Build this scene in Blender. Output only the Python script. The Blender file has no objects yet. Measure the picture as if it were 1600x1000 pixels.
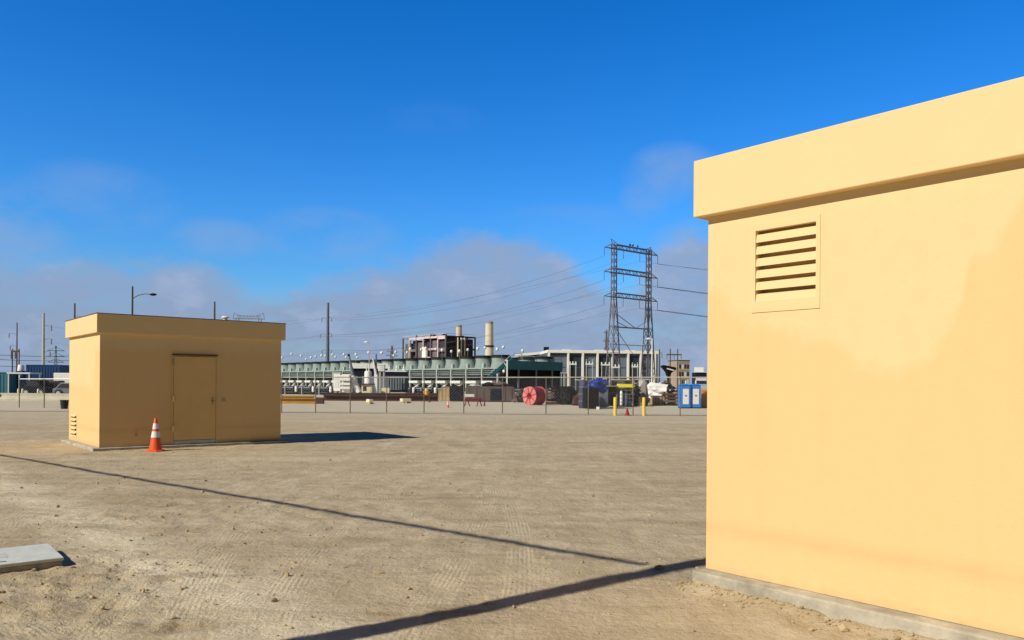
import bpy, bmesh, math, random
import numpy as np
from mathutils import Vector, Matrix, noise as mnoise
R = math.radians
random.seed(7); rng = np.random.default_rng(11)
sc = bpy.context.scene
COL = sc.collection

# ------------------------------------------------------------------ camera model
F, ROLL, H0, EYE = 1250.0, 0.0073, 600.57, 1.5        # focal length in photo pixels, roll, horizon row, eye height
TH = 0.6937                                          # yaw of the two sheds
CR, SR = math.cos(ROLL), math.sin(ROLL)
def ray(px, py):
    u, v = px - 800, py - H0
    return Vector(((CR*u + SR*v)/F, 1.0, -(-SR*u + CR*v)/F))
def at(px, py, Y):
    d = ray(px, py); return Vector((d.x*Y, Y, EYE + d.z*Y))
def gnd(px, py):
    d = ray(px, py); t = -EYE/d.z; return Vector((d.x*t, t, 0))
def base(px, Y):
    d = ray(px, H0); return Vector((d.x*Y, Y, 0))
def zat(px, py, Y): return at(px, py, Y).z
def mpp(Y): return Y/F                               # metres per photo pixel

# ------------------------------------------------------------------ materials
def node(nt, t, **kw):
    n = nt.nodes.new(t)
    for k, v in kw.items(): setattr(n, k, v)
    return n
MATS = {}
def mat(name, col, rough=0.7, metal=0.0, var=0.12, scale=3.0, bump=0.0, bscale=60.0, spec=0.3):
    if name in MATS: return MATS[name]
    m = bpy.data.materials.new(name); m.use_nodes = True
    nt = m.node_tree; b = nt.nodes['Principled BSDF']
    b.inputs['Roughness'].default_value = rough; b.inputs['Metallic'].default_value = metal
    b.inputs['Specular IOR Level'].default_value = spec
    tc = node(nt, 'ShaderNodeTexCoord')
    n = node(nt, 'ShaderNodeTexNoise'); n.inputs['Scale'].default_value = scale
    n.inputs['Detail'].default_value = 6; n.inputs['Roughness'].default_value = 0.65
    nt.links.new(tc.outputs['Object'], n.inputs['Vector'])
    r = node(nt, 'ShaderNodeValToRGB')
    r.color_ramp.elements[0].position = 0.3; r.color_ramp.elements[1].position = 0.72
    r.color_ramp.elements[0].color = [c*(1-var) for c in col] + [1]
    r.color_ramp.elements[1].color = [min(1, c*(1+var)) for c in col] + [1]
    nt.links.new(n.outputs['Fac'], r.inputs['Fac'])
    nt.links.new(r.outputs['Color'], b.inputs['Base Color'])
    if bump:
        n2 = node(nt, 'ShaderNodeTexNoise'); n2.inputs['Scale'].default_value = bscale; n2.inputs['Detail'].default_value = 4
        nt.links.new(tc.outputs['Object'], n2.inputs['Vector'])
        bp = node(nt, 'ShaderNodeBump'); bp.inputs['Strength'].default_value = bump; bp.inputs['Distance'].default_value = 0.01
        nt.links.new(n2.outputs['Fac'], bp.inputs['Height']); nt.links.new(bp.outputs['Normal'], b.inputs['Normal'])
    MATS[name] = m
    return m

M_TRIM   = mat('tan_trim_paint', (.80, .595, .315), .75, var=.03, scale=2, bump=.12, bscale=180)
M_DOOR   = mat('tan_door_paint', (.78, .53, .23), .6, var=.05, scale=2, bump=.06, bscale=90)
M_CONC   = mat('shed_concrete', (.45, .41, .325), .9, var=.38, scale=4, bump=.5, bscale=40)
M_LID    = mat('pale_concrete', (.60, .63, .58), .9, var=.12, scale=9, bump=.45, bscale=70)
M_LIDSIDE= mat('vault_concrete', (.36, .33, .29), .95, var=.25, scale=9, bump=.5, bscale=50)
M_STEEL  = mat('galvanised_steel', (.52, .52, .50), .5, .4, .12)
M_POST   = mat('weathered_post', (.17, .14, .12), .65, .2, .25, 4)
M_WHITE  = mat('white_paint', (.82, .82, .80), .55, var=.06)
M_PALE   = mat('pale_grey_paint', (.66, .70, .69), .6, var=.10)
M_GREEN  = mat('pale_green_steel', (.27, .345, .33), .65, var=.22, scale=.8)
M_COLG   = mat('grey_green_steel', (.38, .43, .41), .65, var=.12)
M_TEAL   = mat('teal_cladding', (.03, .145, .19), .6, var=.22, scale=.5)
M_NAVY   = mat('dark_navy', (.012, .014, .030), .7, var=.3, spec=.1)
M_BLUE   = mat('container_blue', (.012, .055, .16), .5, var=.25, scale=.8)
M_SKYBL  = mat('toilet_blue', (.02, .22, .70), .4, var=.1)
M_TARP   = mat('blue_tarp', (.02, .045, .28), .55, var=.25, scale=4, bump=.4, bscale=6)
M_BLACK  = mat('black_plastic', (.008, .008, .010), .7, var=.35, spec=.08)
M_DARK   = mat('dark_steel', (.028, .026, .032), .6, .3, .3)
M_RUST   = mat('rusted_steel', (.085, .034, .030), .85, var=.4, scale=4)
M_MAUVE  = mat('weathered_container', (.125, .095, .092), .8, var=.25, scale=1.4)
M_WOOD   = mat('weathered_timber', (.40, .30, .18), .85, var=.25, scale=5)
M_PLY    = mat('plywood', (.56, .42, .24), .8, var=.15, scale=3)
M_POLE   = mat('creosote_pole', (.10, .075, .055), .9, var=.3, scale=4)
M_YEL    = mat('safety_yellow', (.80, .56, .09), .55, var=.08)
M_BYEL   = mat('bright_yellow', (.85, .80, .03), .5, var=.08)
M_OCHRE  = mat('ochre_steel', (.44, .24, .035), .65, var=.3, scale=2)
M_CREAM  = mat('cream_paint', (.78, .72, .50), .6, var=.1)
M_RED    = mat('red_plastic', (.30, .014, .020), .5, var=.2)
M_DRED   = mat('dark_red_paint', (.15, .014, .018), .6, var=.25)
M_PINK   = mat('faded_red', (.62, .19, .20), .6, var=.2)
M_ORANGE = mat('cone_orange', (.82, .105, .03), .5, var=.08)
M_REFL   = mat('reflective_white', (.80, .80, .82), .4, var=.05)
M_STACK  = mat('stack_concrete', (.60, .56, .44), .85, var=.12, scale=.12)
M_GIRD   = mat('pink_grey_girder', (.62, .52, .52), .75, var=.2, scale=.2)
M_BOIL   = mat('boiler_casing', (.165, .14, .155), .8, var=.35, scale=.12)
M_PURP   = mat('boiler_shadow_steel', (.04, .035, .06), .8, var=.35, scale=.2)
M_LATT   = mat('lattice_steel', (.22, .21, .235), .6, .3, .2)
M_WIRE   = mat('conductor', (.10, .10, .12), .6, .3, .1)
M_DGLASS = mat('dark_panel', (.06, .085, .135), .35, var=.3, scale=.15)
M_BRICK  = mat('tan_masonry', (.36, .28, .22), .85, var=.12, scale=.3)
M_GREENB = mat('dark_green_plastic', (.02, .035, .028), .6, var=.2)
M_BIRD   = mat('black_feathers', (.012, .012, .014), .7, var=.2)
M_CREOS  = M_POLE
M_BARR   = mat('barrier_concrete', (.52, .49, .40), .9, var=.15, scale=1.2)
M_ORBOX  = mat('orange_brown_boxes', (.55, .25, .08), .7, var=.2)
M_GLASS  = mat('window_glass', (.03, .04, .05), .12, var=.1, spec=.6)
M_RUBBER = mat('rubber', (.02, .02, .02), .85, var=.2)
M_GALVB  = mat('blue_grey_steel', (.16, .20, .26), .55, .2, .2)
M_TAG    = mat('pale_plate', (.42, .40, .36), .5, var=.1)
M_BRASS  = mat('brass', (.55, .42, .18), .4, .8, .1)

def stucco():
    """tan painted stucco: paler coat above, slightly oranger older coat below an uneven line, faint darker band low down"""
    m = bpy.data.materials.new('tan_stucco'); m.use_nodes = True
    nt = m.node_tree; L = nt.links.new; b = nt.nodes['Principled BSDF']
    b.inputs['Roughness'].default_value = .85; b.inputs['Specular IOR Level'].default_value = .15
    tc = node(nt, 'ShaderNodeTexCoord'); sp = node(nt, 'ShaderNodeSeparateXYZ'); L(tc.outputs['Object'], sp.inputs[0])
    def math_(op, a, c, clamp=False):
        n = node(nt, 'ShaderNodeMath', operation=op); n.use_clamp = clamp
        for i, v in enumerate((a, c)):
            if hasattr(v, 'links'): L(v, n.inputs[i])
            elif v is not None: n.inputs[i].default_value = v
        return n.outputs[0]
    def noise(scale, detail=3, rough=.5, vec=None):
        n = node(nt, 'ShaderNodeTexNoise'); n.inputs['Scale'].default_value = scale
        n.inputs['Detail'].default_value = detail; n.inputs['Roughness'].default_value = rough
        L(vec or tc.outputs['Object'], n.inputs['Vector']); return n.outputs['Fac']
    pts = []
    for px, py in ((1112, 440), (1180, 492), (1250, 505), (1300, 520), (1345, 552), (1400, 566), (1445, 548), (1480, 500), (1506, 450), (1514, 385), (1545, 380), (1575, 330)):
        _, yy, zz = on_plane(px, py, SHED_B, 'x'); pts.append((yy, zz))
    pts = sorted(pts + [(.4, pts[0][1]), (.6, 1.45), (2, 1.5), (4, 1.5)])
    fcv = node(nt, 'ShaderNodeFloatCurve'); cvv = fcv.mapping.curves[0]
    while len(cvv.points) < len(pts): cvv.points.new(.5, .5)
    for pt_, (yy, zz) in zip(cvv.points, pts): pt_.location = ((yy+3)/8, zz/4); pt_.handle_type = 'VECTOR'
    fcv.mapping.update(); L(math_('DIVIDE', math_('ADD', sp.outputs['Y'], 3.0), 8.0), fcv.inputs['Value'])
    n1 = noise(5.5, 3, .5)
    edge = math_('ADD', math_('MULTIPLY', math_('SUBTRACT', n1, .5), .28), math_('MULTIPLY', fcv.outputs[0], 4.0))
    low = math_('MULTIPLY', math_('SUBTRACT', edge, sp.outputs['Z']), 7.0, True)
    n2 = noise(9, 5, .6)
    band = math_('SUBTRACT', 1.0, math_('MULTIPLY', math_('ABSOLUTE', math_('SUBTRACT', sp.outputs['Z'], .42), None), 11.0), True)
    band = math_('MULTIPLY', band, math_('ADD', math_('MULTIPLY', noise(2.5), .8), .1))
    mp = node(nt, 'ShaderNodeMapping'); mp.inputs['Scale'].default_value = (7, 7, .35); L(tc.outputs['Object'], mp.inputs[0])
    streak = math_('MULTIPLY', math_('SUBTRACT', noise(1.0, 3, .5, mp.outputs[0]), .52), 2.5, True)
    def mix(a, c, f):
        n = node(nt, 'ShaderNodeMix', data_type='RGBA')
        for s, v in ((6, a), (7, c)):
            if hasattr(v, 'links'): L(v, n.inputs[s])
            else: n.inputs[s].default_value = (*v, 1)
        L(f, n.inputs[0]) if hasattr(f, 'links') else None
        return n.outputs[2]
    c = mix((.80, .60, .325), (.785, .545, .262), math_('MULTIPLY', low, .9))
    c = mix(c, (.70, .46, .20), math_('MULTIPLY', math_('SUBTRACT', n2, .45, True), .5))
    c = mix(c, (.64, .42, .20), math_('MULTIPLY', band, .8))
    c = mix(c, (.66, .42, .19), math_('MULTIPLY', streak, .16))
    dirt = math_('MULTIPLY', math_('SUBTRACT', math_('ADD', math_('MULTIPLY', noise(14, 4), .10), .11), sp.outputs['Z']), 14.0, True)
    c = mix(c, (.46, .33, .17), math_('MULTIPLY', dirt, .35))
    L(c, b.inputs['Base Color'])
    bp = node(nt, 'ShaderNodeBump'); bp.inputs['Strength'].default_value = .34; bp.inputs['Distance'].default_value = .006
    L(math_('ADD', noise(170, 3), math_('MULTIPLY', noise(35, 3), .6)), bp.inputs['Height']); L(bp.outputs['Normal'], b.inputs['Normal'])
    return m

# ------------------------------------------------------------------ mesh builder
class MB:
    def __init__(s): s.v = []; s.f = []
    def add(s, vs, fs):
        o = len(s.v); s.v += [tuple(v) for v in vs]; s.f += [tuple(i+o for i in f) for f in fs]; return s
    def box(s, x0, x1, y0, y1, z0, z1):
        return s.add([(x0,y0,z0),(x1,y0,z0),(x1,y1,z0),(x0,y1,z0),(x0,y0,z1),(x1,y0,z1),(x1,y1,z1),(x0,y1,z1)],
                     [(3,2,1,0),(4,5,6,7),(0,1,5,4),(1,2,6,5),(2,3,7,6),(3,0,4,7)])
    def cbox(s, cx, cy, z0, w, d, h): return s.box(cx-w/2, cx+w/2, cy-d/2, cy+d/2, z0, z0+h)
    def frame_of(s, p, q):
        p, q = Vector(p), Vector(q); t = (q-p).normalized()
        up = Vector((0,0,1)) if abs(t.z) < .95 else Vector((1,0,0))
        a = t.cross(up).normalized(); return p, q, a, a.cross(t).normalized()
    def bar(s, p, q, w, d=None):
        p, q, a, b = s.frame_of(p, q); d = d or w
        vs = [c + a*i*w/2 + b*j*d/2 for c in (p, q) for i, j in ((-1,-1),(1,-1),(1,1),(-1,1))]
        return s.add(vs, [(0,1,2,3),(7,6,5,4),(0,4,5,1),(1,5,6,2),(2,6,7,3),(3,7,4,0)])
    def tube(s, p, q, r0, r1=None, n=10, cap=True):
        p, q, a, b = s.frame_of(p, q); r1 = r0 if r1 is None else r1
        vs = [c + a*r*math.cos(2*math.pi*k/n) + b*r*math.sin(2*math.pi*k/n) for c, r in ((p,r0),(q,r1)) for k in range(n)]
        fs = [(k, n+k, n+(k+1)%n, (k+1)%n) for k in range(n)]
        if cap: fs += [tuple(range(n)), tuple(range(2*n-1, n-1, -1))]
        return s.add(vs, fs)
    def path(s, pts, r, n=6):
        pts = [Vector(p) for p in pts]; rings = []
        for i, p in enumerate(pts):
            t = (pts[min(i+1, len(pts)-1)] - pts[max(i-1, 0)]).normalized()
            up = Vector((0,0,1)) if abs(t.z) < .95 else Vector((1,0,0))
            a = t.cross(up).normalized(); b = a.cross(t).normalized()
            rings.append([p + a*r*math.cos(2*math.pi*k/n) + b*r*math.sin(2*math.pi*k/n) for k in range(n)])
        vs = [v for g in rings for v in g]
        fs = [(i*n+k, (i+1)*n+k, (i+1)*n+(k+1)%n, i*n+(k+1)%n) for i in range(len(pts)-1) for k in range(n)]
        fs += [tuple(range(n)), tuple(range(len(vs)-1, len(vs)-n-1, -1))]
        return s.add(vs, fs)
    def lathe(s, prof, n=20, c=(0,0,0)):
        vs = [(c[0]+r*math.cos(2*math.pi*k/n), c[1]+r*math.sin(2*math.pi*k/n), c[2]+z) for r, z in prof for k in range(n)]
        fs = [(i*n+k, i*n+(k+1)%n, (i+1)*n+(k+1)%n, (i+1)*n+k) for i in range(len(prof)-1) for k in range(n)]
        return s.add(vs, fs)
    def prism(s, poly, y0, y1):                       # outline in x,z swept along y
        n = len(poly)
        vs = [(x, y, z) for y in (y0, y1) for x, z in poly]
        return s.add(vs, [tuple(range(n)), tuple(range(2*n-1, n-1, -1))] + [(k, n+k, n+(k+1)%n, (k+1)%n) for k in range(n)])
    def blob(s, c, r, seed=0, sub=2, amp=.25):
        bm = bmesh.new(); bmesh.ops.create_icosphere(bm, subdivisions=sub, radius=1)
        vs = []
        for v in bm.verts:
            k = 1 + amp*mnoise.noise(v.co*1.7 + Vector((seed*3.1, seed, 0)))+ .4*amp*mnoise.noise(v.co*4 + Vector((seed, 0, 9)))
            vs.append((c[0]+v.co.x*r[0]*k, c[1]+v.co.y*r[1]*k, c[2]+v.co.z*r[2]*k))
        fs = [tuple(v.index for v in f.verts) for f in bm.faces]; bm.free(); return s.add(vs, fs)
    def build(s, name, m, parent=None, smooth=False, bevel=0):
        me = bpy.data.meshes.new(name); me.from_pydata(s.v, [], s.f)
        bm = bmesh.new(); bm.from_mesh(me); bmesh.ops.recalc_face_normals(bm, faces=bm.faces); bm.to_mesh(me); bm.free()
        me.materials.append(m)
        if smooth:
            me.polygons.foreach_set('use_smooth', [True]*len(me.polygons))
            me.set_sharp_from_angle(angle=R(35))
        o = bpy.data.objects.new(name, me); COL.objects.link(o)
        if parent: o.parent = parent
        if bevel:
            md = o.modifiers.new('bevel', 'BEVEL'); md.width = bevel; md.segments = 2; md.limit_method = 'ANGLE'
        return o
def tag(o, label=None, cat=None, group=None, kind=None):
    if label: o['label'] = label
    if cat: o['category'] = cat
    if group: o['group'] = group
    if kind: o['kind'] = kind
    return o
def thing(name, label, cat, loc=(0,0,0), rz=0, group=None):
    o = bpy.data.objects.new(name, None); COL.objects.link(o); o.empty_display_size = .2
    o.location = loc; o.rotation_euler = (0, 0, rz); return tag(o, label, cat, group)
def kids(o): return [c for c in bpy.data.objects if c.parent == o]
def copy_tree(o, loc=None, rz=None, label=None, parent=None):
    c = o.copy(); COL.objects.link(c); c.parent = parent
    if loc is not None: c.location = loc
    if rz is not None: c.rotation_euler = (0, 0, rz)
    if label: c['label'] = label
    for ch in kids(o): copy_tree(ch, parent=c)
    return c

# ------------------------------------------------------------------ ground
SHED_B = Vector((1.4982, 6.1382, 0)); SHED_S = Vector((-9.0072, 17.4677, 0))
def grow(a, step, g, n):
    out = [a]
    for _ in range(n): step *= g; out.append(out[-1] + step)
    return out
def smooth_noise(X, Y, s, seed):
    gx, gy = X*s + seed*17.3, Y*s + seed*9.1
    ix, iy = np.floor(gx).astype(int), np.floor(gy).astype(int); fx, fy = gx-ix, gy-iy
    fx, fy = fx*fx*(3-2*fx), fy*fy*(3-2*fy)
    def h(a, b): v = np.sin(a*127.1 + b*311.7 + seed*74.7)*43758.5453; return v - np.floor(v)
    return (h(ix,iy)*(1-fx)+h(ix+1,iy)*fx)*(1-fy) + (h(ix,iy+1)*(1-fx)+h(ix+1,iy+1)*fx)*fy - .5
def heights(X, Y):
    Z = (.016*smooth_noise(X, Y, .35, 1) + .012*smooth_noise(X, Y, .9, 2) + .012*smooth_noise(X, Y, 2.3, 3)
         + .010*smooth_noise(X, Y, 5.5, 4) + .010*smooth_noise(X, Y, 11, 5) + .008*smooth_noise(X, Y, 23, 6))
    # scuffed, turned-over patches
    for (px, py, r, a) in ((150, 890, .7, .055), (60, 950, .7, .05), (240, 985, .5, .04), (1330, 985, .7, .03), (1230, 945, .5, .025), (30, 690, 2.2, .09), (270, 800, 1.2, .03), (520, 800, 1.0, .02)):
        cx, cy, _ = gnd(px, py)
        w = np.exp(-((X-cx)**2 + (Y-cy)**2)/r**2); Z += a*w*(smooth_noise(X, Y, 8, 7) + .6*smooth_noise(X, Y, 18, 8))
    dx, dy = X-SHED_B.x, Y-SHED_B.y; lx, ly = dx*math.cos(TH)+dy*math.sin(TH), -dx*math.sin(TH)+dy*math.cos(TH)
    Z += np.exp(-((lx+.17)/.13)**2)*(1/(1+np.exp((ly-.1)/.05)))*(ly > -5)*(.024 + .035*smooth_noise(X, Y, 3.1, 12) + .02*smooth_noise(X, Y, 9, 13))
    fade = 1/(1 + np.exp((Y-34)/4)); return Z*fade - .014
def make_ground():
    xs = np.array(sorted([-x for x in grow(9.0, .05, 1.06, 140)]) + list(np.arange(-9.0, 3.6, .045))[1:] + grow(3.6, .05, 1.06, 140))
    xs = xs[(xs > -6000) & (xs < 6000)]
    ys = np.array(sorted([-y for y in grow(-4.0, .05, 1.09, 100)]) + list(np.arange(4.0, 13, .045))[1:] + grow(13.0, .05, 1.03, 300))
    ys = ys[(ys > -3000) & (ys < 7000)]
    X, Y = np.meshgrid(xs, ys); Z = heights(X, Y)
    nx, ny = len(xs), len(ys)
    co = np.stack([X, Y, Z], -1).reshape(-1, 3).astype(np.float32)
    i = np.arange(nx*ny).reshape(ny, nx)
    q = np.stack([i[:-1,:-1], i[:-1,1:], i[1:,1:], i[1:,:-1]], -1).reshape(-1, 4).astype(np.int32)
    me = bpy.data.meshes.new('ground'); me.vertices.add(len(co)); me.vertices.foreach_set('co', co.ravel())
    me.loops.add(q.size); me.loops.foreach_set('vertex_index', q.ravel()); me.polygons.add(len(q))
    me.polygons.foreach_set('loop_start', np.arange(0, q.size, 4, dtype=np.int32)); me.polygons.foreach_set('loop_total', np.full(len(q), 4, np.int32))
    me.polygons.foreach_set('use_smooth', np.ones(len(q), bool)); me.update(); me.validate()
    o = bpy.data.objects.new('ground', me); COL.objects.link(o); me.materials.append(dirt('dirt', False)); o['kind'] = 'structure'
def dirt(name, far):
    m = bpy.data.materials.new(name); m.use_nodes = True
    nt = m.node_tree; L = nt.links.new; b = nt.nodes['Principled BSDF']
    b.inputs['Roughness'].default_value = .95; b.inputs['Specular IOR Level'].default_value = .1
    tc = node(nt, 'ShaderNodeTexCoord'); obj = tc.outputs['Object']
    def mapped(scale, rot=0):
        mp = node(nt, 'ShaderNodeMapping'); mp.inputs['Scale'].default_value = scale; mp.inputs['Rotation'].default_value = (0, 0, rot)
        L(obj, mp.inputs[0]); return mp.outputs[0]
    def noise(scale, detail=5, rough=.55, vec=None):
        n = node(nt, 'ShaderNodeTexNoise'); n.inputs['Scale'].default_value = scale
        n.inputs['Detail'].default_value = detail; n.inputs['Roughness'].default_value = rough
        L(vec or obj, n.inputs['Vector']); return n.outputs['Fac']
    def M(op, a, c=None, clamp=False):
        n = node(nt, 'ShaderNodeMath', operation=op); n.use_clamp = clamp
        for i, v in enumerate((a, c)):
            if hasattr(v, 'links'): L(v, n.inputs[i])
            elif v is not None: n.inputs[i].default_value = v
        return n.outputs[0]
    def mix(a, c, f):
        n = node(nt, 'ShaderNodeMix', data_type='RGBA')
        for s, v in ((6, a), (7, c)):
            if hasattr(v, 'links'): L(v, n.inputs[s])
            else: n.inputs[s].default_value = (*v, 1)
        L(f, n.inputs[0]); return n.outputs[2]
    def ramp(v, a, c):
        n = node(nt, 'ShaderNodeMapRange'); n.inputs[1].default_value = a; n.inputs[2].default_value = c; L(v, n.inputs[0]); return n.outputs[0]
    sp = node(nt, 'ShaderNodeSeparateXYZ'); L(obj, sp.inputs[0]); x, y = sp.outputs['X'], sp.outputs['Y']
    big, mid, fine = noise(.35, 6, .6), noise(2.2, 8, .62), noise(19, 6, .65)
    grit = noise(85, 3, .6)
    c = mix((.455, .368, .24), (.585, .485, .332), ramp(mid, .32, .68))
    c = mix(c, (.39, .295, .170), M('MULTIPLY', ramp(big, .50, .72), .55))
    c = mix(c, (.31, .23, .130), M('MULTIPLY', ramp(fine, .56, .74), .55))
    c = mix(c, (.68, .57, .39), M('MULTIPLY', ramp(fine, .46, .26), .40))
    # pale compacted trail running from the left edge towards the bottom of the frame
    wob = M('MULTIPLY', M('SUBTRACT', noise(.9, 3), .5), .9)
    ta, tb = gnd(95, 800), gnd(470, 1000); tn = (tb-ta).normalized()
    d = M('ADD', M('ADD', M('MULTIPLY', M('SUBTRACT', x, ta.x), -tn.y), M('MULTIPLY', M('SUBTRACT', y, ta.y), tn.x)), wob)
    trail = M('SUBTRACT', 1.0, M('DIVIDE', M('ABSOLUTE', d), .62), True)
    c = mix(c, (.76, .665, .48), M('MULTIPLY', M('MULTIPLY', trail, ramp(mid, .2, .5)), .9))
    sx = noise(1.0, 7, .68, mapped((.55, 2.6, 1), .25)); sy = noise(1.0, 7, .68, mapped((2.4, .45, 1), -.12))
    c = mix(c, (.30, .225, .13), M('MULTIPLY', ramp(sx, .53, .66), .55))
    c = mix(c, (.70, .59, .41), M('MULTIPLY', ramp(sy, .54, .68), .50))
    # older dry pale patches in the middle distance, greyer gravel farther off
    pale = noise(1.0, 5, .6, mapped((.10, .42, 1)))
    c = mix(c, (.68, .57, .40), M('MULTIPLY', ramp(pale, .52, .70), .55))
    dark = noise(1.0, 6, .65, mapped((.22, 1.1, 1), .15))
    c = mix(c, (.35, .265, .155), M('MULTIPLY', ramp(dark, .52, .68), .50))
    c = mix(c, (.56, .49, .365), M('MULTIPLY', ramp(y, 26, 46), .85))
    if far: c = mix(c, (.61, .54, .415), ramp(noise(.5, 6, .6), .2, .7))
    L(c, b.inputs['Base Color'])
    # tyre tread: fine lengthwise grooves inside long strips
    tv = mapped((1, 1, 1), -.06)
    strips = M('MULTIPLY', ramp(noise(1.0, 2, .4, mapped((1.3, .10, 1), -.06)), .53, .57), ramp(noise(1.3, 3), .38, .55))
    w = node(nt, 'ShaderNodeTexWave', wave_type='BANDS', bands_direction='X'); w.inputs['Scale'].default_value = 7.2
    w.inputs['Distortion'].default_value = 1.6; w.inputs['Detail'].default_value = 2; w.inputs['Detail Scale'].default_value = .6; L(tv, w.inputs['Vector'])
    w2 = node(nt, 'ShaderNodeTexWave', wave_type='BANDS', bands_direction='X'); w2.inputs['Scale'].default_value = 8.0
    w2.inputs['Distortion'].default_value = 1.6; w2.inputs['Detail'].default_value = 2; w2.inputs['Detail Scale'].default_value = .5; L(mapped((1, 1, 1), .62), w2.inputs['Vector'])
    strips2 = M('MULTIPLY', ramp(noise(1.0, 2, .4, mapped((1.2, .09, 1), .62)), .55, .59), ramp(noise(1.1, 3, .5, mapped((1, 1, 1), 2)), .45, .6))
    arc_h = None; arc_m = None
    for tri, hw in (() if far else ((((330, 885), (365, 835), (425, 775)), .17), (((470, 890), (510, 838), (580, 780)), .17), (((700, 905), (738, 840), (765, 775)), .15), (((800, 990), (812, 900), (790, 770)), .15),
                    (((120, 1000), (190, 945), (268, 890)), .14), (((620, 760), (720, 735), (900, 722)), .16), (((300, 1000), (560, 860), (1000, 800)), .15), (((180, 760), (420, 722), (800, 700)), .2))):
        (ax, ay), (bx, by), (qx, qy) = (tuple(gnd(*p_)[:2]) for p_ in tri)
        D = 2*(ax*(by-qy)+bx*(qy-ay)+qx*(ay-by))
        ux = ((ax*ax+ay*ay)*(by-qy)+(bx*bx+by*by)*(qy-ay)+(qx*qx+qy*qy)*(ay-by))/D; uy = ((ax*ax+ay*ay)*(qx-bx)+(bx*bx+by*by)*(ax-qx)+(qx*qx+qy*qy)*(bx-ax))/D
        rad = math.hypot(ax-ux, ay-uy)
        dx2 = M('POWER', M('SUBTRACT', x, ux), 2); dy2 = M('POWER', M('SUBTRACT', y, uy), 2)
        off = M('SUBTRACT', M('SQRT', M('ADD', dx2, dy2)), rad)
        off = M('ADD', off, M('MULTIPLY', M('SUBTRACT', big, .5), .06))
        msk = M('MULTIPLY', M('SUBTRACT', 1.0, M('DIVIDE', M('ABSOLUTE', off), hw), True), 4.0, True)
        grv = M('MULTIPLY', M('ADD', M('SINE', M('MULTIPLY', off, 165.0)), 0.2), msk)
        arc_h = grv if arc_h is None else M('ADD', arc_h, grv); arc_m = msk if arc_m is None else M('MAXIMUM', arc_m, msk)
    if arc_m is not None:
        wear = ramp(noise(1.1, 5, .6), .40, .60)
        arc_m = M('MULTIPLY', arc_m, wear); arc_h = M('MULTIPLY', arc_h, wear)
        c = mix(c, (.64, .54, .37), M('MULTIPLY', arc_m, .45)); L(c, b.inputs['Base Color'])
    h = M('ADD', M('MULTIPLY', M('MULTIPLY', w.outputs['Fac'], strips), .03), M('MULTIPLY', M('MULTIPLY', w2.outputs['Fac'], strips2), .03))
    h = M('ADD', h, M('ADD', M('MULTIPLY', fine, 1.5), M('MULTIPLY', grit, .5)))
    if arc_h is not None: h = M('ADD', h, M('MULTIPLY', arc_h, .085))
    h = M('ADD', h, M('MULTIPLY', mid, 2.6)); h = M('ADD', h, M('ADD', M('MULTIPLY', sx, 1.8), M('MULTIPLY', sy, 1.2)))
    bp = node(nt, 'ShaderNodeBump'); bp.inputs['Strength'].default_value = .8; bp.inputs['Distance'].default_value = .018
    L(h, bp.inputs['Height']); L(bp.outputs['Normal'], b.inputs['Normal'])
    return m
make_ground()
def sheet(name, pts, z, m):
    o = MB().add([(p[0], p[1], z) for p in pts], [tuple(range(len(pts)))]).build(name, m); o['kind'] = 'structure'; return o
sheet('gravel_yard', [tuple(gnd(-500, 640)[:2]), tuple(gnd(330, 643.5)[:2]), tuple(gnd(1062, 649.2)[:2]), tuple(gnd(1500, 652)[:2]), (90, 200), (-120, 260)], .004, dirt('yard_gravel', True))
sheet('access_road', [tuple(gnd(-700, 623)[:2]), tuple(gnd(180, 624)[:2]), tuple(gnd(200, 617)[:2]), tuple(gnd(-700, 615)[:2])], .008, mat('road_surface', (.34, .32, .28), .9, var=.12, scale=.6))

# loose clods and pebbles
def clods():
    n = 3000
    X = rng.uniform(-9, 6, n); Y = 4.2 + rng.gamma(1.6, 3.6, n)
    k = rng.integers(0, n, 650); t = rng.uniform(-3.6, .1, 650); e = -.17 - np.abs(rng.normal(0, .13, 650))   # crumbs along the slab edge
    X[k] = SHED_B.x + t*(-math.sin(TH)) + e*math.cos(TH); Y[k] = SHED_B.y + t*math.cos(TH) + e*math.sin(TH)
    k2 = rng.integers(0, n, 380); cx, cy, _ = gnd(120, 905); X[k2] = rng.normal(cx, .7, 380); Y[k2] = rng.normal(cy, .6, 380)
    Z = heights(X, Y)
    s = .004 + .0042*rng.gamma(1.3, .8, n); s[:40] *= 1.8
    ico = bmesh.new(); bmesh.ops.create_icosphere(ico, subdivisions=1, radius=1)
    V = np.array([v.co[:] for v in ico.verts]); Fc = np.array([[v.index for v in f.verts] for f in ico.faces]); ico.free()
    sx, sy, sz = (s*rng.uniform(.7, 1.5, n) for _ in range(3))
    W = V[None]*np.stack([sx, sy, sz*.75], -1)[:, None, :]*rng.uniform(.65, 1.25, (n, len(V), 1))
    a = rng.uniform(0, 6.28, n); ca, sa = np.cos(a)[:, None], np.sin(a)[:, None]
    P = np.stack([W[..., 0]*ca - W[..., 1]*sa + X[:, None], W[..., 0]*sa + W[..., 1]*ca + Y[:, None], W[..., 2] + (Z + .25*sz)[:, None]], -1).reshape(-1, 3)
    fs = (Fc[None] + (np.arange(n)*len(V))[:, None, None]).reshape(-1, 3)
    me = bpy.data.meshes.new('dirt_clods'); me.from_pydata(P.tolist(), [], fs.tolist())
    me.materials.append(mat('clod_earth', (.42, .33, .20), .95, var=.4, scale=1.5))
    o = bpy.data.objects.new('dirt_clods', me); COL.objects.link(o)
    tag(o, 'loose clods and pebbles scattered over the tan dirt', 'dirt clods', kind='stuff')
clods()

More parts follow.
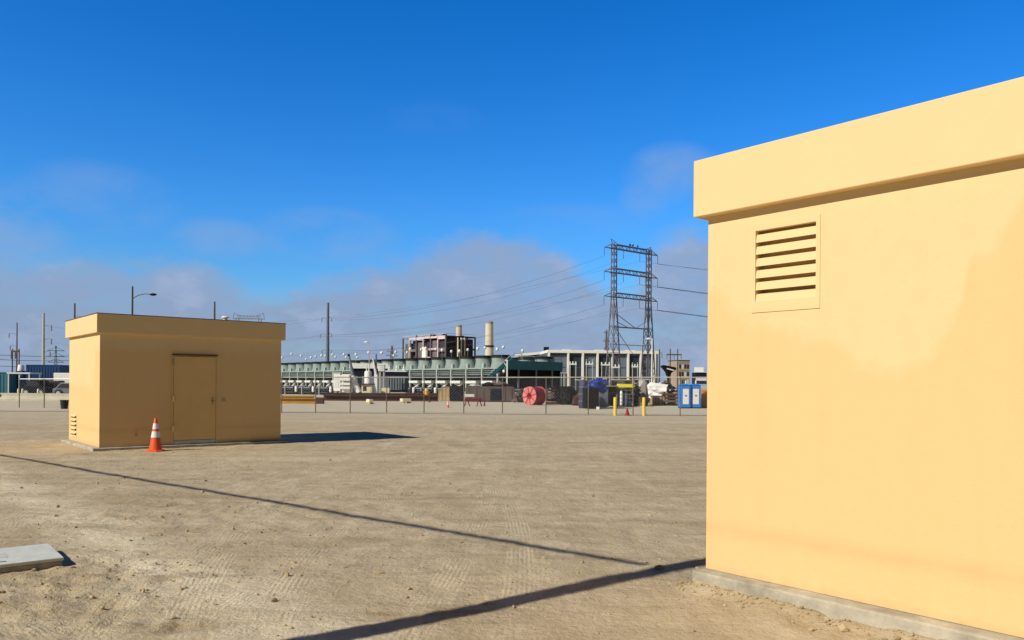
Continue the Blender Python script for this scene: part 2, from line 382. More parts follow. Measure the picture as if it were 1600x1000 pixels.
# ------------------------------------------------------------------ near shed (right)
def on_plane(px, py, P0, axis):
    """point of the pixel's ray on a shed face through P0; axis 'x' = the sunlit side, 'y' = the shaded front; local coordinates"""
    d2 = Vector((math.cos(TH), math.sin(TH), 0)); d1 = Vector((-math.sin(TH), math.cos(TH), 0))
    n = d2 if axis == 'x' else d1
    o = Vector((0, 0, EYE)); d = ray(px, py); t = (P0 - o).dot(n)/d.dot(n); p = o + d*t - P0
    return p.dot(d2), p.dot(d1), p.z
M_STUCCO = stucco()
def near_shed():
    W, D, z0, zb, zt = 5.2, 4.16, .10, 2.792, 3.226
    t = thing('utility_shed', 'large tan stucco shed in the right foreground, louvred vent high on its sunlit side', 'shed', SHED_B, TH)
    _, ya, _ = on_plane(1275.5, 400, SHED_B, 'x'); _, yb, _ = on_plane(1181, 400, SHED_B, 'x')
    za = on_plane(1228, 468.5, SHED_B, 'x')[2]; zc = on_plane(1228, 353.5, SHED_B, 'x')[2]
    dp = .10
    m = MB()
    for (p, q, r, s) in ((-D, ya, z0, zb), (yb, 0, z0, zb), (ya, yb, z0, za), (ya, yb, zc, zb)):
        m.add([(0,p,r),(0,q,r),(0,q,s),(0,p,s)], [(0,1,2,3)])
    m.add([(0,ya,za),(0,yb,za),(0,yb,zc),(0,ya,zc),(dp,ya,za),(dp,yb,za),(dp,yb,zc),(dp,ya,zc)], [(0,1,5,4),(1,2,6,5),(2,3,7,6),(3,0,4,7),(4,5,6,7)])
    m.add([(0,-D,z0),(W,-D,z0),(W,0,z0),(0,0,z0),(0,-D,zb),(W,-D,zb),(W,0,zb),(0,0,zb)], [(0,1,5,4),(1,2,6,5),(2,3,7,6),(4,5,6,7)])
    m.build('wall', M_STUCCO, t)
    ov = .0823
    MB().box(-ov, W+ov, -D-ov, ov, zb, zt).build('roof_cap', M_TRIM, t, bevel=.008)
    MB().box(-.135, W+.13, -D-.13, .03, -.12, .097).build('foundation_slab', M_CONC, t, bevel=.012)
    # vent: thin plate round the opening, six sloping blades
    o_ = .055; v = MB()
    fr = -.006
    zl, zu = za-.075, zc+.045
    v.box(fr, 0.0, ya-.03, yb+.03, zl, za).box(fr, 0.0, ya-.03, yb+.03, zc, zu).box(fr, 0.0, ya-.03, ya, za, zc).box(fr, 0.0, yb, yb+.03, za, zc)
    vent = v.build('vent', M_TRIM, t)
    p = (zc-za)/6
    for k in range(6):
        zt_ = zc - k*p
        lo = zt_ - p
        b = MB()
        # blade: slopes from the back (upper edge) out to the face (lower edge)
        b.add([(.075, ya+.001, zt_-.010), (.075, yb-.001, zt_-.010), (.010, yb-.001, zt_-.029), (.010, ya+.001, zt_-.029), (-.002, ya+.001, lo+.001), (-.002, yb-.001, lo+.001),
               (.010, ya+.001, lo+.001), (.010, yb-.001, lo+.001)], [(0,1,2,3), (3,2,5,4), (4,5,7,6), (0,1,7,6), (0,3,4,6), (1,2,5,7)])
        b.build('vent_blade', M_TRIM, vent)
near_shed()

# ------------------------------------------------------------------ far shed (left)
def far_shed():
    L1, L2, z0, zb, zt = 3.086, 4.157, .05, 2.566, 2.994
    t = thing('utility_shed', 'smaller tan stucco utility shed on the left with a plain door in its shaded front', 'shed', SHED_S, TH)
    MB().box(0, L2, 0, L1, z0, zb).build('wall', M_STUCCO, t, bevel=.006)
    ov = .08
    MB().box(-ov, L2+ov, -ov, L1+ov, zb, zt-.014).build('roof_cap', M_TRIM, t, bevel=.008)
    MB().box(-ov-.012, L2+ov+.012, -ov-.012, L1+ov+.012, zt-.014, zt).build('roof_edge', M_POST, t)
    MB().box(-.15, L2+.13, -.13, L1+.13, -.12, z0-.003).build('foundation_slab', M_CONC, t, bevel=.01)
    x0 = on_plane(270.5, 620, SHED_S, 'y')[0]; x1 = on_plane(337.5, 620, SHED_S, 'y')[0]
    zd = on_plane(300, 556.5, SHED_S, 'y')[2]
    fr = MB().box(x0-.04, x0, -.010, 0, z0, zd).box(x1, x1+.04, -.010, 0, z0, zd).build('door_frame', M_DOOR, t)
    MB().box(x0, x1, -.002, 0, z0, zd).build('door_gap', M_RUST, t)
    door = MB().box(x0+.009, x1-.009, -.012, -.002, z0+.10, zd-.012).build('door', M_DOOR, t, bevel=.003)
    MB().box(x0+.009, x1-.009, -.014, -.002, z0+.01, z0+.09).build('kick_plate', M_STEEL, door)
    for z in (.42, 1.12, 1.95): MB().tube((x0+.0, -.032, z-.07), (x0+.0, -.032, z+.07), .022, n=8).build('hinge', M_BRASS, door)
    kz = on_plane(332, 627, SHED_S, 'y')[2]
    MB().box(x1-.105, x1-.055, -.024, -.015, kz-.09, kz+.09).tube((x1-.08, -.024, kz), (x1-.08, -.07, kz), .012).tube((x1-.08, -.07, kz), (x1-.08, -.10, kz), .028, .022).build('handle', M_BRASS, door)
    MB().prism([(x0-.03, zd+.012), (x1+.03, zd+.012), (x1+.03, zd+.032), (x0-.03, zd+.032)], -.05, 0).build('drip_cap', M_RUST, t)
    p = on_plane(349.5, 624.5, SHED_S, 'y')
    MB().prism([(p[0]-.06, p[2]-.04), (p[0]+.06, p[2]-.04), (p[0]+.035, p[2]+.05), (p[0]-.035, p[2]+.05)], -.006, 0).build('wall_plate', M_TAG, t)
    p = on_plane(213, 676, SHED_S, 'y')
    MB().prism([(p[0]-.035, p[2]-.09), (p[0]+.03, p[2]-.07), (p[0]+.012, p[2]+.10), (p[0]-.02, p[2]+.06)], -.002, 0).build('rust_patch', mat('rust_stain', (.70, .40, .14), .85, var=.3, scale=12), t)
    y0 = on_plane(119.5, 660, SHED_S, 'x')[1]; y1 = on_plane(112, 660, SHED_S, 'x')[1]
    zz = [on_plane(116, q, SHED_S, 'x')[2] for q in (649, 655.5, 662, 668.5, 675.5)]
    v = MB().box(-.006, 0, y0-.03, y1+.03, zz[-1]-.1, zz[0]+.04).build('vent', M_TRIM, t)
    for z in zz:
        MB().add([(-.006,y0,z),(-.006,y1,z),(-.05,y1,z-.022),(-.05,y0,z-.022),(-.006,y1,z-.05),(-.006,y0,z-.05)], [(0,1,2,3),(3,2,4,5)]).build('vent_hood', M_TRIM, v)
        MB().box(-.009, -.0065, y0, y1, z-.062, z-.002).build('vent_slot_shade', M_BLACK, v)  # black strip in place of the shade under each hood
    p = at(352, 497, 19.3)
    q = thing('roof_vent', 'small white roof ventilator standing on the flat roof of the left shed', 'vent', (p.x, p.y, zt))
    MB().lathe([(.05,0),(.05,.05),(.085,.055),(.09,.075),(.06,.10),(0,.105)], 16).build('cowl', M_WHITE, q, True)
far_shed()

# ------------------------------------------------------------------ traffic cones
def cone(name, label, loc, h, body, striped, group):
    t = thing(name, label, 'traffic cone', loc, random.uniform(0, 1.5), group)
    s = h/.71
    MB().lathe([(0,.0),(.19*s,0),(.19*s,.022*s),(.175*s,.032*s),(.14*s,.036*s),(0,.036*s)], 8).build('base', body, t, bevel=.004)
    prof = lambda z: .135*s + (.028*s-.135*s)*(z/(.71*s))
    MB().lathe([(prof(.03*s), .03*s), (prof(.70*s), .70*s), (prof(.70*s)*.8, .71*s), (.012*s, .708*s), (.012*s, .6*s)], 24).build('cone_body', body, t, True)
    if striped:
        for a, b in ((.30, .43), (.48, .60)):
            MB().lathe([(prof(a*s)+.003, a*s), (prof(b*s)+.003, b*s)], 24).build('reflective_collar', M_REFL, t, True)
    return t
GC = 'traffic cones on the lot'
c0 = gnd(243, 704); cone('traffic_cone', 'large orange traffic cone with two white collars in front of the left shed', (c0.x, c0.y, -.015), .72, M_ORANGE, True, GC)
cone('traffic_cone', 'orange and white cone in the yard beside the wooden crates', gnd(700, 637), .45, M_ORANGE, True, GC)
cone('traffic_cone', 'dark red cone beside the sawhorse barricade', gnd(757, 634), .40, M_DRED, False, GC)
cone('traffic_cone', 'dark red cone next to the yellow standpipe', gnd(671, 628.5), .48, M_DRED, False, GC)
c_ = cone('traffic_cone', 'squat red cone on the ground between the two yellow bollards', gnd(980, 649), .37, M_RED, False, GC); c_.scale = (1.7, 1.7, 1)

# ------------------------------------------------------------------ concrete vault (left foreground)
def vault():
    a, b = gnd(117, 891.5), None
    zt = .062
    def top(px, py): d = ray(px, py); t = (zt-EYE)/d.z; return Vector((d.x*t, t, 0))
    fr, br, fl = top(100, 870.5), top(78, 848.5), top(0, 877.5)
    ang = R(38.9); ux = Vector((math.cos(ang), math.sin(ang), 0))
    dep = (br-fr).dot(Vector((-ux.y, ux.x, 0)))
    t = thing('concrete_vault', 'pale concrete utility vault with a flat lid sunk in the dirt at the left edge', 'utility vault', fr, ang)
    MB().box(-1.35, -.012, .012, dep-.012, -.15, zt-.03).build('vault_body', M_LIDSIDE, t, bevel=.01)
    lid = MB().box(-1.36, 0, 0, dep, zt-.028, zt).build('lid', M_LID, t, bevel=.006)
    MB().box(-.68, -.36, dep*.36, dep*.66, zt-.002, zt+.003).build('name_plate', mat('lid_plate', (.55, .57, .53), .85, var=.1, scale=12), lid, bevel=.002)
    for x, y in ((-.42, dep*.14), (-.50, dep*.88)):
        MB().box(x-.03, x+.03, y-.012, y+.012, zt-.001, zt+.0015).build('lift_slot', M_DARK, lid)
vault()

# ------------------------------------------------------------------ pole left of the camera, its shadow crosses the dirt
SUN_AZ = 38.4; PB = gnd(800, 937.5) - 6.0*Vector((math.cos(R(SUN_AZ)), math.sin(R(SUN_AZ)), 0)); SUN_EL = 36.6
def side_poles():
    g = 'timber poles carrying the low cable'
    t = thing('utility_pole', 'timber utility pole just left of the camera with a cable tied to it', 'utility pole', PB, 0, g)
    MB().lathe([(.14, -.3), (.125, 2), (.108, 6), (.095, 9.4), (.0, 9.45)], 16).build('shaft', M_POLE, t, True)
    ga, gb = gnd(0, 705), gnd(1010, 882)
    dirv = (ga-gb).normalized(); q = PB + dirv*70
    copy_tree(t, q, 1.0, 'distant timber utility pole far left at the other end of the low cable')
    z = (gb-PB).length*math.tan(R(SUN_EL)); PBc = gb - Vector((math.cos(R(SUN_AZ)), math.sin(R(SUN_AZ)), 0))*(gb-PB).length
    pts = []
    for i in range(41):
        s = i/40; p = PBc + dirv*70*s; pts.append((p.x, p.y, z - .3*4*s*(1-s)))
    o = MB().path(pts, .034, 8).build('power_cable', M_RUBBER, None, True)
    tag(o, 'thick black cable strung from the timber pole left of the camera', 'cable')
side_poles()

# ------------------------------------------------------------------ chain-link fences
def fence(label, posts, ybase, yrail, mesh_end=None):
    pts = [gnd(px, yb) for px, yb in posts]
    t = thing('chain_link_fence', label, 'fence', pts[0])
    o = pts[0]; top = []
    for (px, yb), p in zip(posts, pts):
        h = zat(px, yrail, p.y); q = p - o; top.append((q.x, q.y, h))
        MB().tube((q.x, q.y, -.05), (q.x, q.y, h+.03), .027, n=8).lathe([(.04, h+.03), (.025, h+.06), (0, h+.07)], 8, (q.x, q.y, 0)).build('post', M_POST, t, True)
    r = MB(); w = MB()
    for a, b in zip(top, top[1:]):
        r.tube(a, b, .028, n=6)
        A, B = Vector(a), Vector(b); A0, B0 = Vector((a[0], a[1], .04)), Vector((b[0], b[1], .04))
        w.tube(A0, B0, .006, n=4)
        L = (B-A).length; n = max(4, int(L/.14)); hgt = a[2]-.06; k = hgt/L*n
        P = lambda s, z: A0.lerp(B0, min(max(s, 0), 1)) + Vector((0, 0, z))
        for i in range(-int(k)-1, n+1):
            for sg in (1, -1):
                s0, s1 = i/n, (i+k)/n; z0, z1 = (0, hgt) if sg > 0 else (hgt, 0)
                if s1 <= 0 or s0 >= 1: continue
                c0_, c1_ = max(s0, 0), min(s1, 1)
                f0, f1 = (c0_-s0)/(s1-s0), (c1_-s0)/(s1-s0)
                w.tube(P(c0_, z0+(z1-z0)*f0), P(c1_, z0+(z1-z0)*f1), .0022, n=3, cap=False)
    r.build('top_rail', M_STEEL, t, True); w.build('chain_link_mesh', M_STEEL, t)
fence('long chain-link fence with grey top rail across the middle of the lot',
      [(330, 644), (385, 644.2), (440, 644.5), (493, 644.8), (547, 645), (604, 645), (662.5, 645.4), (724.5, 646), (785, 646.3), (853, 647), (919, 647.7), (989, 648.5), (1062.6, 649.6), (1140, 650.6), (1222, 651.6)], None, 589.6)
fence('short run of chain-link fence left of the small shed', [(30, 637), (69, 637.6), (109, 638), (150, 638.4)], None, 592.2)

# bollards
def bollard(label, px, py, h):
    t = thing('bollard', label, 'bollard', gnd(px, py), 0, 'yellow bollards at the fence')
    MB().lathe([(.082, -.05), (.082, h-.05), (.07, h-.012), (.04, h), (0, h+.004)], 16).build('post', M_YEL, t, True)
bollard('left one of the two yellow steel bollards by the fence', 961, 648.6, .90)
bollard('right one of the two yellow steel bollards by the fence', 1006, 648.9, .90)

# ------------------------------------------------------------------ yard things beyond the fence
def crate_parts(t, w, d, h, m, edge, n=5):
    MB().box(-w/2+.02, w/2-.02, -d/2+.02, d/2-.02, .02, h-.02).build('box', m, t)
    b = MB(); e = .07
    for x in (-w/2, w/2-e):
        for y in (-d/2, d/2-e): b.box(x, x+e, y, y+e, 0, h)
    for z in (0, h-e):
        b.box(-w/2+e, w/2-e, -d/2-.004, -d/2+e, z, z+e).box(-w/2+e, w/2-e, d/2-e, d/2+.004, z, z+e)
        b.box(-w/2-.004, -w/2+e, -d/2+e, d/2-e, z, z+e).box(w/2-e, w/2+.004, -d/2+e, d/2-e, z, z+e)
    for k in range(1, n): x = -w/2 + k*w/n; b.box(x-.02, x+.02, -d/2-.002, -d/2+.02, e, h-e)
    b.build('batten', edge, t)
def pxbox(x0, x1, ytop, ybase, Y=None):
    xc = (x0+x1)/2; p = gnd(xc, ybase) if Y is None else base(xc, Y)
    return p, (x1-x0)*mpp(p.y), zat(xc, ytop, p.y)

p, w, h = pxbox(690, 702, 604, 626.5)
t = thing('wooden_crate', 'tall tan plywood crate end beside the dark box', 'crate', p, .1); crate_parts(t, w, 1.0, h, M_PLY, M_WOOD, 2)
p, w, h = pxbox(684.5, 690.5, 609, 626)
t = thing('wooden_crate', 'narrow pale plywood crate at the left of the taller crate', 'crate', p, .1); crate_parts(t, w, .5, h, M_PLY, M_WOOD, 1)
p, w, h = pxbox(702.5, 723, 604, 627.5)
t = thing('storage_box', 'dark navy upright storage box between the plywood crate and the grey container', 'storage box', p, 0)
MB().box(-w/2, w/2, 0, 1.3, .06, h).build('box', M_NAVY, t, bevel=.02)
MB().box(-w/2-.02, w/2+.02, -.03, 1.33, h, h+.05).build('lid', M_DARK, t)
for x in (-w*.32, w*.32): MB().box(x-.03, x+.03, -.025, -.002, .1, h-.05).build('rib', M_DARK, t)
MB().box(-w/2+.05, w/2-.05, .1, 1.2, 0, .06).build('skid', M_WOOD, t)

# big weathered container
p, w, h = pxbox(727, 805, 604, 628)
t = thing('open_container', 'large weathered grey-brown metal container behind the sawhorse', 'container', p, .04)
MB().prism([(-w/2, .08), (w/2-.35, .08), (w/2, .35), (w/2, h*.8), (w/2-.15, h), (-w/2+.1, h), (-w/2, h-.15)], 0, 2.0).build('body', M_MAUVE, t, bevel=.02)
b = MB()
for k in range(7): x = -w/2 + (k+.5)*w/7; b.box(x-.04, x+.04, -.05, -.003, .12, h-.1)
b.build('rib', M_MAUVE, t)
MB().box(w*.0, w*.24, -.06, -.055+.05, .15, h*.86).build('side_door', M_NAVY, t)
MB().box(-w/2+.2, w/2-.3, .2, 1.8, 0, .08).build('runner', M_DARK, t)
# debris on top
for k, (fx, fw, fh, m, lab) in enumerate(((-.33, .5, .14, M_PALE, 'pale sheet lying on the left end of the grey container'), (-.05, .7, .28, M_BLACK, 'dark heap of scrap on the middle of the grey container'),
                                         (.2, .8, .3, M_MAUVE, 'brown rumpled cover on the right end of the grey container'))):
    q = p + Vector((fx*w, 1.0, h)); o = MB().blob((0, 0, fh*.55), (fw, .7, fh*.7), k+3, 2, .7).build('scrap_heap', m, None); o.location = q
    tag(o, lab, 'scrap')

# sawhorse barricade
p, w, h = pxbox(726, 753, 619.5, 635)
t = thing('sawhorse_barricade', 'red sawhorse barricade with two boards near the fence', 'barricade', p, .05)
MB().box(-w/2, w/2, -.02, .02, h-.32, h-.1).build('board', M_DRED, t)
MB().box(-w/2, w*.05, -.026, .014, h-.02, h+.16).build('board', M_PALE, t)
for x in (-w*.36, w*.34):
    for s in (-1, 1): MB().bar((x, 0, h-.08), (x+s*.17, s*.2, 0), .05).build('leg', M_DRED, t)

# cable reels
def reel(name, label, px, py, r, width, rz, flange, drum, wound, rim):
    p = gnd(px, py); t = thing(name, label, 'cable reel', p, rz, 'cable reels in the yard')
    def disc(y0, y1, r0, r1, n=32):
        m = MB(); vs = [(q*math.cos(2*math.pi*k/n), y, r + q*math.sin(2*math.pi*k/n)) for y, q in ((y0,r0),(y0,r1),(y1,r1),(y1,r0)) for k in range(n)]
        fs = [(i*n+k, ((i+1)%4)*n+k, ((i+1)%4)*n+(k+1)%n, i*n+(k+1)%n) for i in range(4) for k in range(n)]
        return m.add(vs, fs)
    for y0 in (-width/2, width/2-.05):
        fo = disc(y0, y0+.05, (.3 if flange is M_PINK else .84)*r, r).build('flange', flange, t, True)
        sp = MB(); yy = y0-.02 if y0 < 0 else y0+.07
        for k in range(8):
            a = k*math.pi/4+.2; sp.bar((.3*r*math.cos(a), yy, r+.3*r*math.sin(a)), (.97*r*math.cos(a), yy, r+.97*r*math.sin(a)), .032)
        sp.build('spoke', rim, fo)
        disc(y0-.03, y0+.08, .2*r, .34*r).build('hub', rim, fo, True)
    disc(-width/2+.05, width/2-.05, .1*r, .95*r).build('wound_cable', wound, t, True)
reel('cable_reel', 'big faded red cable reel with a pink flange facing the camera', 835, 633.0, .68, 1.1, -.78, M_PINK, M_RED, M_RED, M_RED)
reel('cable_reel', 'black cable reel with open spokes right of the brown timber stacks', 884, 632.5, .70, 1.0, -.6, M_BLACK, M_BLACK, M_BLACK, M_DARK)

# timber / steel stacks between the reels
for (x0, x1, yt, yb, m, lab) in ((856, 877, 612, 632, M_RUST, 'rusty brown stack of beams between the red and the black reel'),
                                 (1017, 1037, 618, 633.5, M_WOOD, 'weathered wooden crate under the white sheet'),
                                 (1038, 1062, 612, 634, M_RUST, 'brown heap of timbers and pipes left of the blue toilets')):
    p, w, h = pxbox(x0, x1, yt, yb)
    t = thing('timber_stack' if m is not M_WOOD else 'wooden_crate', lab, 'stack' if m is not M_WOOD else 'crate', p, .05)
    if m is M_WOOD: crate_parts(t, w, 1.0, h, m, M_MAUVE, 4)
    else:
        k = 0; z = 0
        while z < h-.1:
            n = 4
            for j in range(n):
                jit = random.uniform(-.12, .12)
                MB().box(-w/2+jit, w/2+jit*.5, j*.3, j*.3+.24, z, z+.17).build('beam', random.choice([M_RUST, M_MAUVE, M_WOOD, M_BLACK]), t, bevel=.01)
            z += .18
            for x in (-w*.35, w*.3): MB().box(x-.06, x+.06, 0, 1.1, z-.01, z+.07).build('spacer', M_WOOD, t)
            z += .07; k += 1

# tarp-covered drum and dark boxes
p, w, h = pxbox(904, 919, 593.5, 638)
t = thing('covered_drum', 'tall purple-grey hooped drum left of the blue tarp', 'drum', p, .3)
MB().lathe([(w*.46, 0), (w*.5, .1), (w*.5, h*.75), (w*.42, h*.92), (w*.2, h), (0, h+.02)], 20).build('shell', mat('purple_grey', (.055, .05, .10), .6, var=.25), t, True)
for f in (.25, .5, .75): MB().lathe([(w*.5+.004, h*f-.03), (w*.53, h*f), (w*.5+.004, h*f+.03)], 20).build('hoop', M_GALVB, t, True)
p, w, h = pxbox(915, 936, 607, 639.3)
t = thing('equipment_cabinet', 'black equipment cabinet under the blue tarp', 'cabinet', p, .12)
MB().box(-w/2, w/2, 0, 1.0, .05, h).build('body', M_BLACK, t, bevel=.02)
for x in (-w*.25, w*.25): MB().box(x-w*.22, x+w*.22, -.02, -.002, .12, h-.08).build('door', M_BLACK, t)
tp = thing('blue_tarp', 'crumpled dark blue tarp draped on top of the black cabinet', 'tarp', p + Vector((.35, .5, h)))
MB().blob((0, 0, .18), (.62, .55, .42), 5, 3, .6).build('cloth', M_TARP, tp, True)
p, w, h = pxbox(936.5, 950, 608, 637.5)
t = thing('equipment_cabinet', 'blue-grey metal cabinet with two doors right of the black cabinet', 'cabinet', p, .05)
MB().box(-w/2, w/2, 0, .8, .08, h).build('body', M_GALVB, t, bevel=.02)
for x in (-w*.25, w*.25):
    dd = MB().box(x-w*.21, x+w*.21, -.03, -.002, .14, h-.07).build('door', M_GALVB, t, bevel=.005)
    MB().box(x-.02, x+.02, -.05, -.031, h*.45, h*.55).build('handle', M_DARK, dd)
MB().box(-w/2, w/2, -.1, .8, 0, .078).build('plinth', M_PALE, t)
p, w, h = pxbox(950, 967, 604, 637)
t = thing('storage_rack', 'dark open storage rack with a pale top edge left of the yellow-topped rack', 'rack', p + Vector((0, .3, 0)), 0)
for x in (-w/2, w/2-.08):
    for y in (0, .9): MB().box(x, x+.08, y, y+.08, 0, h).build('post', M_DARK, t)
for z in (.1, h*.36, h*.68): MB().box(-w/2+.08, w/2-.08, 0, .98, z, z+.06).build('shelf', M_DARK, t)
MB().box(-w/2-.02, w/2+.02, -.02, 1.0, h, h+.06).build('top', M_WOOD, t)
MB().box(-w/2+.08, w/2-.08, .93, .97, .16, h).build('back_panel', M_BLACK, t)
for z in (.16, h*.36+.06, h*.68+.06):
    o = MB().cbox(-.05, .5, 0, w*.6, .6, .4).build('stored_box', M_BLACK, None, bevel=.02); o.location = t.location + Vector((0, 0, z)); 
    tag(o, {0: 'black box on the bottom shelf of the dark rack', 1: 'black box on the middle shelf of the dark rack', 2: 'black box on the top shelf of the dark rack'}[0 if z < .3 else (1 if z < h*.6 else 2)], 'box')

# yellow-topped rack with cylinders
p, w, h = pxbox(967, 990, 600, 635.5)
t = thing('gas_bottle_rack', 'dark rack with a bright yellow header panel behind the bollards', 'rack', p, .03)
for x in (-w/2, w/2-.07):
    for y in (0, .7): MB().box(x, x+.07, y, y+.07, 0, h-.2).build('post', M_DARK, t)
MB().box(-w/2-.03, w/2+.03, -.04, .8, h-.24, h).build('header_panel', M_BYEL, t, bevel=.015)
MB().box(-w/2+.07, w/2-.07, .72, .76, .1, h-.36).build('back_panel', M_BLACK, t)
MB().box(-w/2+.07, w/2-.07, 0, .72, .04, .1).build('floor', M_DARK, t)
for k in range(4):
    z = .3 + k*.27; MB().box(-w/2+.07, w/2-.07, .0, .03, z, z+.04).build('rail', M_GALVB, t)
for k, fx in enumerate((-.28, .05, .33)):
    q = t.matrix_basis @ Vector((fx*w, .4, .1)); hh = 1.05
    c = thing('gas_bottle', ('white gas bottle at the left in the yellow-topped rack', 'grey gas bottle in the middle of the yellow-topped rack', 'dark gas bottle at the right in the yellow-topped rack')[k], 'gas bottle', q, 0, 'gas bottles in the rack')
    MB().lathe([(0, 0), (.12, 0), (.125, .05), (.125, hh-.25), (.08, hh-.1), (.03, hh-.05), (.03, hh), (0, hh)], 14).build('shell', (M_WHITE, M_GALVB, M_DARK)[k], c, True)
    MB().tube((0, 0, hh), (0, 0, hh+.06), .035).build('valve', M_BRASS, c)

# assorted clutter right of the rack
def heap(label, x0, x1, yt, yb, m, seed, name='scrap_heap', amp=.6, back=0.0):
    p, w, h = pxbox(x0, x1, yt, yb)
    if name == 'scrap_heap':
        r_ = random.Random(seed); t = thing(name, label, 'scrap', p + Vector((0, back+.5, 0)))
        for mm, n in ((m, 26), (M_DARK, 12), (M_MAUVE, 6), (M_PALE, 3)):
            b = MB()
            for i in range(n):
                f = r_.random()**.8; zc = h*f*.9; sp = 1-.55*f
                c = Vector((r_.uniform(-.5, .5)*w*sp, r_.uniform(-.6, .6)*sp, zc)); d = Vector((r_.uniform(-1, 1), r_.uniform(-1, 1), r_.uniform(-.5, .5))).normalized()
                l = r_.uniform(.15, .45)*min(1.5, w); a, e = c-d*l, c+d*l
                a.z, e.z = max(.05, min(a.z, h)), max(.06, min(e.z, h)); k_ = r_.choice((.05, .08, .14, .3)); b.bar(a, e, k_, r_.uniform(.04, k_*1.5))
            b.build('scrap', mm, t)
        MB().blob((0, .2, h*.35), (w*.45, .5, h*.42), seed, 3, .6).build('mound', m, t)
        return
    o = MB().blob((0, 0, h*.45), (w*.52, .6, h*.55), seed, 3, amp).build(name, m, None); o.location = p + Vector((0, back, 0)); tag(o, label, 'scrap')
heap('black heap of scrap right behind the rack of gas bottles', 990, 1001, 600, 635, M_BLACK, 2)
heap('rounded grey covered drum on the scrap pile', 1001, 1014, 596, 634.5, mat('grey_tarp', (.22, .19, .18), .8, var=.25, scale=3), 8, 'covered_drum', .25, .4)
heap('dark tangle of machinery behind the white sheet', 1030, 1062, 596, 634, M_BLACK, 11, amp=.9, back=1.0)
heap('pink rag pile on the dark heap', 993, 1001, 594, 634, mat('pink_rag', (.42, .24, .22), .9, var=.25, scale=5), 14, back=.9)
heap('low purple-brown scrap heap between the grey container and the red reel', 804, 819, 612, 629, M_MAUVE, 31, back=.3)
heap('dark scrap heap behind the rusty beam stack between the two reels', 855, 880, 603, 628, M_BLACK, 37, back=.6)
heap('low dark heap of offcuts at the right foot of the black reel', 897, 906, 618, 634, M_RUST, 41)
heap('dark scrap heap behind the crate that carries the white sheet', 1012, 1034, 600, 630, M_DARK, 43, back=1.6)
p = gnd(1027, 633.5); z = zat(1027, 617, p.y)
o = MB().blob((0, 0, .25), (.85, .55, .40), 21, 3, 1.2).build('white_sheet', M_WHITE, None); o.location = (p.x-.15, p.y+.4, z); tag(o, 'crumpled white sheet lying on the weathered wooden crate', 'sheet')
p, w, h = pxbox(997, 1003, 620, 635)
t = thing('wooden_crate', 'small pale wooden crate left of the right-hand bollard', 'crate', p); crate_parts(t, w, .5, h, M_WOOD, M_PLY, 2)
p, w, h = pxbox(932, 936.5, 635.5, 640)
o = MB().cbox(0, 0, 0, w, .25, h).build('concrete_block', M_WHITE, None, bevel=.02); o.location = p; tag(o, 'small white block on the ground at the foot of the blue-grey cabinet', 'block')

# blue toilets with white doors
def toilet(label, x0, x1):
    p, w, h = pxbox(x0, x1, 602, 638.3); d = .9
    t = thing('portable_toilet', label, 'portable toilet', p, .04, 'pair of blue cabins')
    MB().box(-w/2, w/2, 0, d, .06, h).build('cabin', M_SKYBL, t, bevel=.02)
    MB().box(-w/2+.02, w/2-.02, -.03, d, 0, .058).build('skid', M_BLACK, t)
    MB().add([(-w/2-.02,-.03,h),(w/2+.02,-.03,h),(w/2+.02,d+.02,h),(-w/2-.02,d+.02,h),(-w*.2,d*.3,h+.1),(w*.2,d*.3,h+.1),(w*.2,d*.7,h+.1),(-w*.2,d*.7,h+.1)],
             [(0,1,5,4),(1,2,6,5),(2,3,7,6),(3,0,4,7),(4,5,6,7),(3,2,1,0)]).build('roof', M_SKYBL, t)
    dr = MB().box(-w*.31, w*.31, -.025, -.002, .28, h-.24).build('door', M_WHITE, t, bevel=.008)
    MB().cbox(0, -.03, h*.52, .14, .008, .10).build('door_mark', M_SKYBL, dr)
    MB().tube((w*.28, d*.8, h), (w*.28, d*.8, h+.32), .05).build('vent_pipe', M_WHITE, t, True)
toilet('left one of the two blue portable cabins with white doors at the fence', 1064, 1079)
toilet('right one of the two blue portable cabins with white doors at the fence', 1079.5, 1095)
for k, (yt, yb, lab) in enumerate(((623, 637.5, 'orange-brown carton at the bottom of the stack beside the near shed'), (609, 623, 'orange-brown carton on top of the stack beside the near shed'))):
    p = gnd(1103, 637.5); w = 13*mpp(p.y); z0, z1 = max(0, zat(1103, yb, p.y)), zat(1103, yt, p.y)
    o = MB().cbox(0, .3, 0, w, .6, z1-z0-.01).build('carton', M_ORBOX, None, bevel=.02); o.location = (p.x, p.y, z0); tag(o, lab, 'carton')

# yellow standpipe
p = gnd(666, 626.5); t = thing('standpipe', 'yellow standpipe hydrant on a thin post beside the crates', 'hydrant', p)
hz = zat(666, 607.5, p.y)
MB().lathe([(.13, 0), (.13, .05), (.09, .06), (.09, hz*.5), (.22, hz*.55), (.23, hz*.85), (.1, hz), (0, hz+.05)], 14).build('barrel', M_YEL, t, True)
MB().tube((-.28, 0, hz*.72), (.28, 0, hz*.72), .08).build('outlet', M_YEL, t, True)

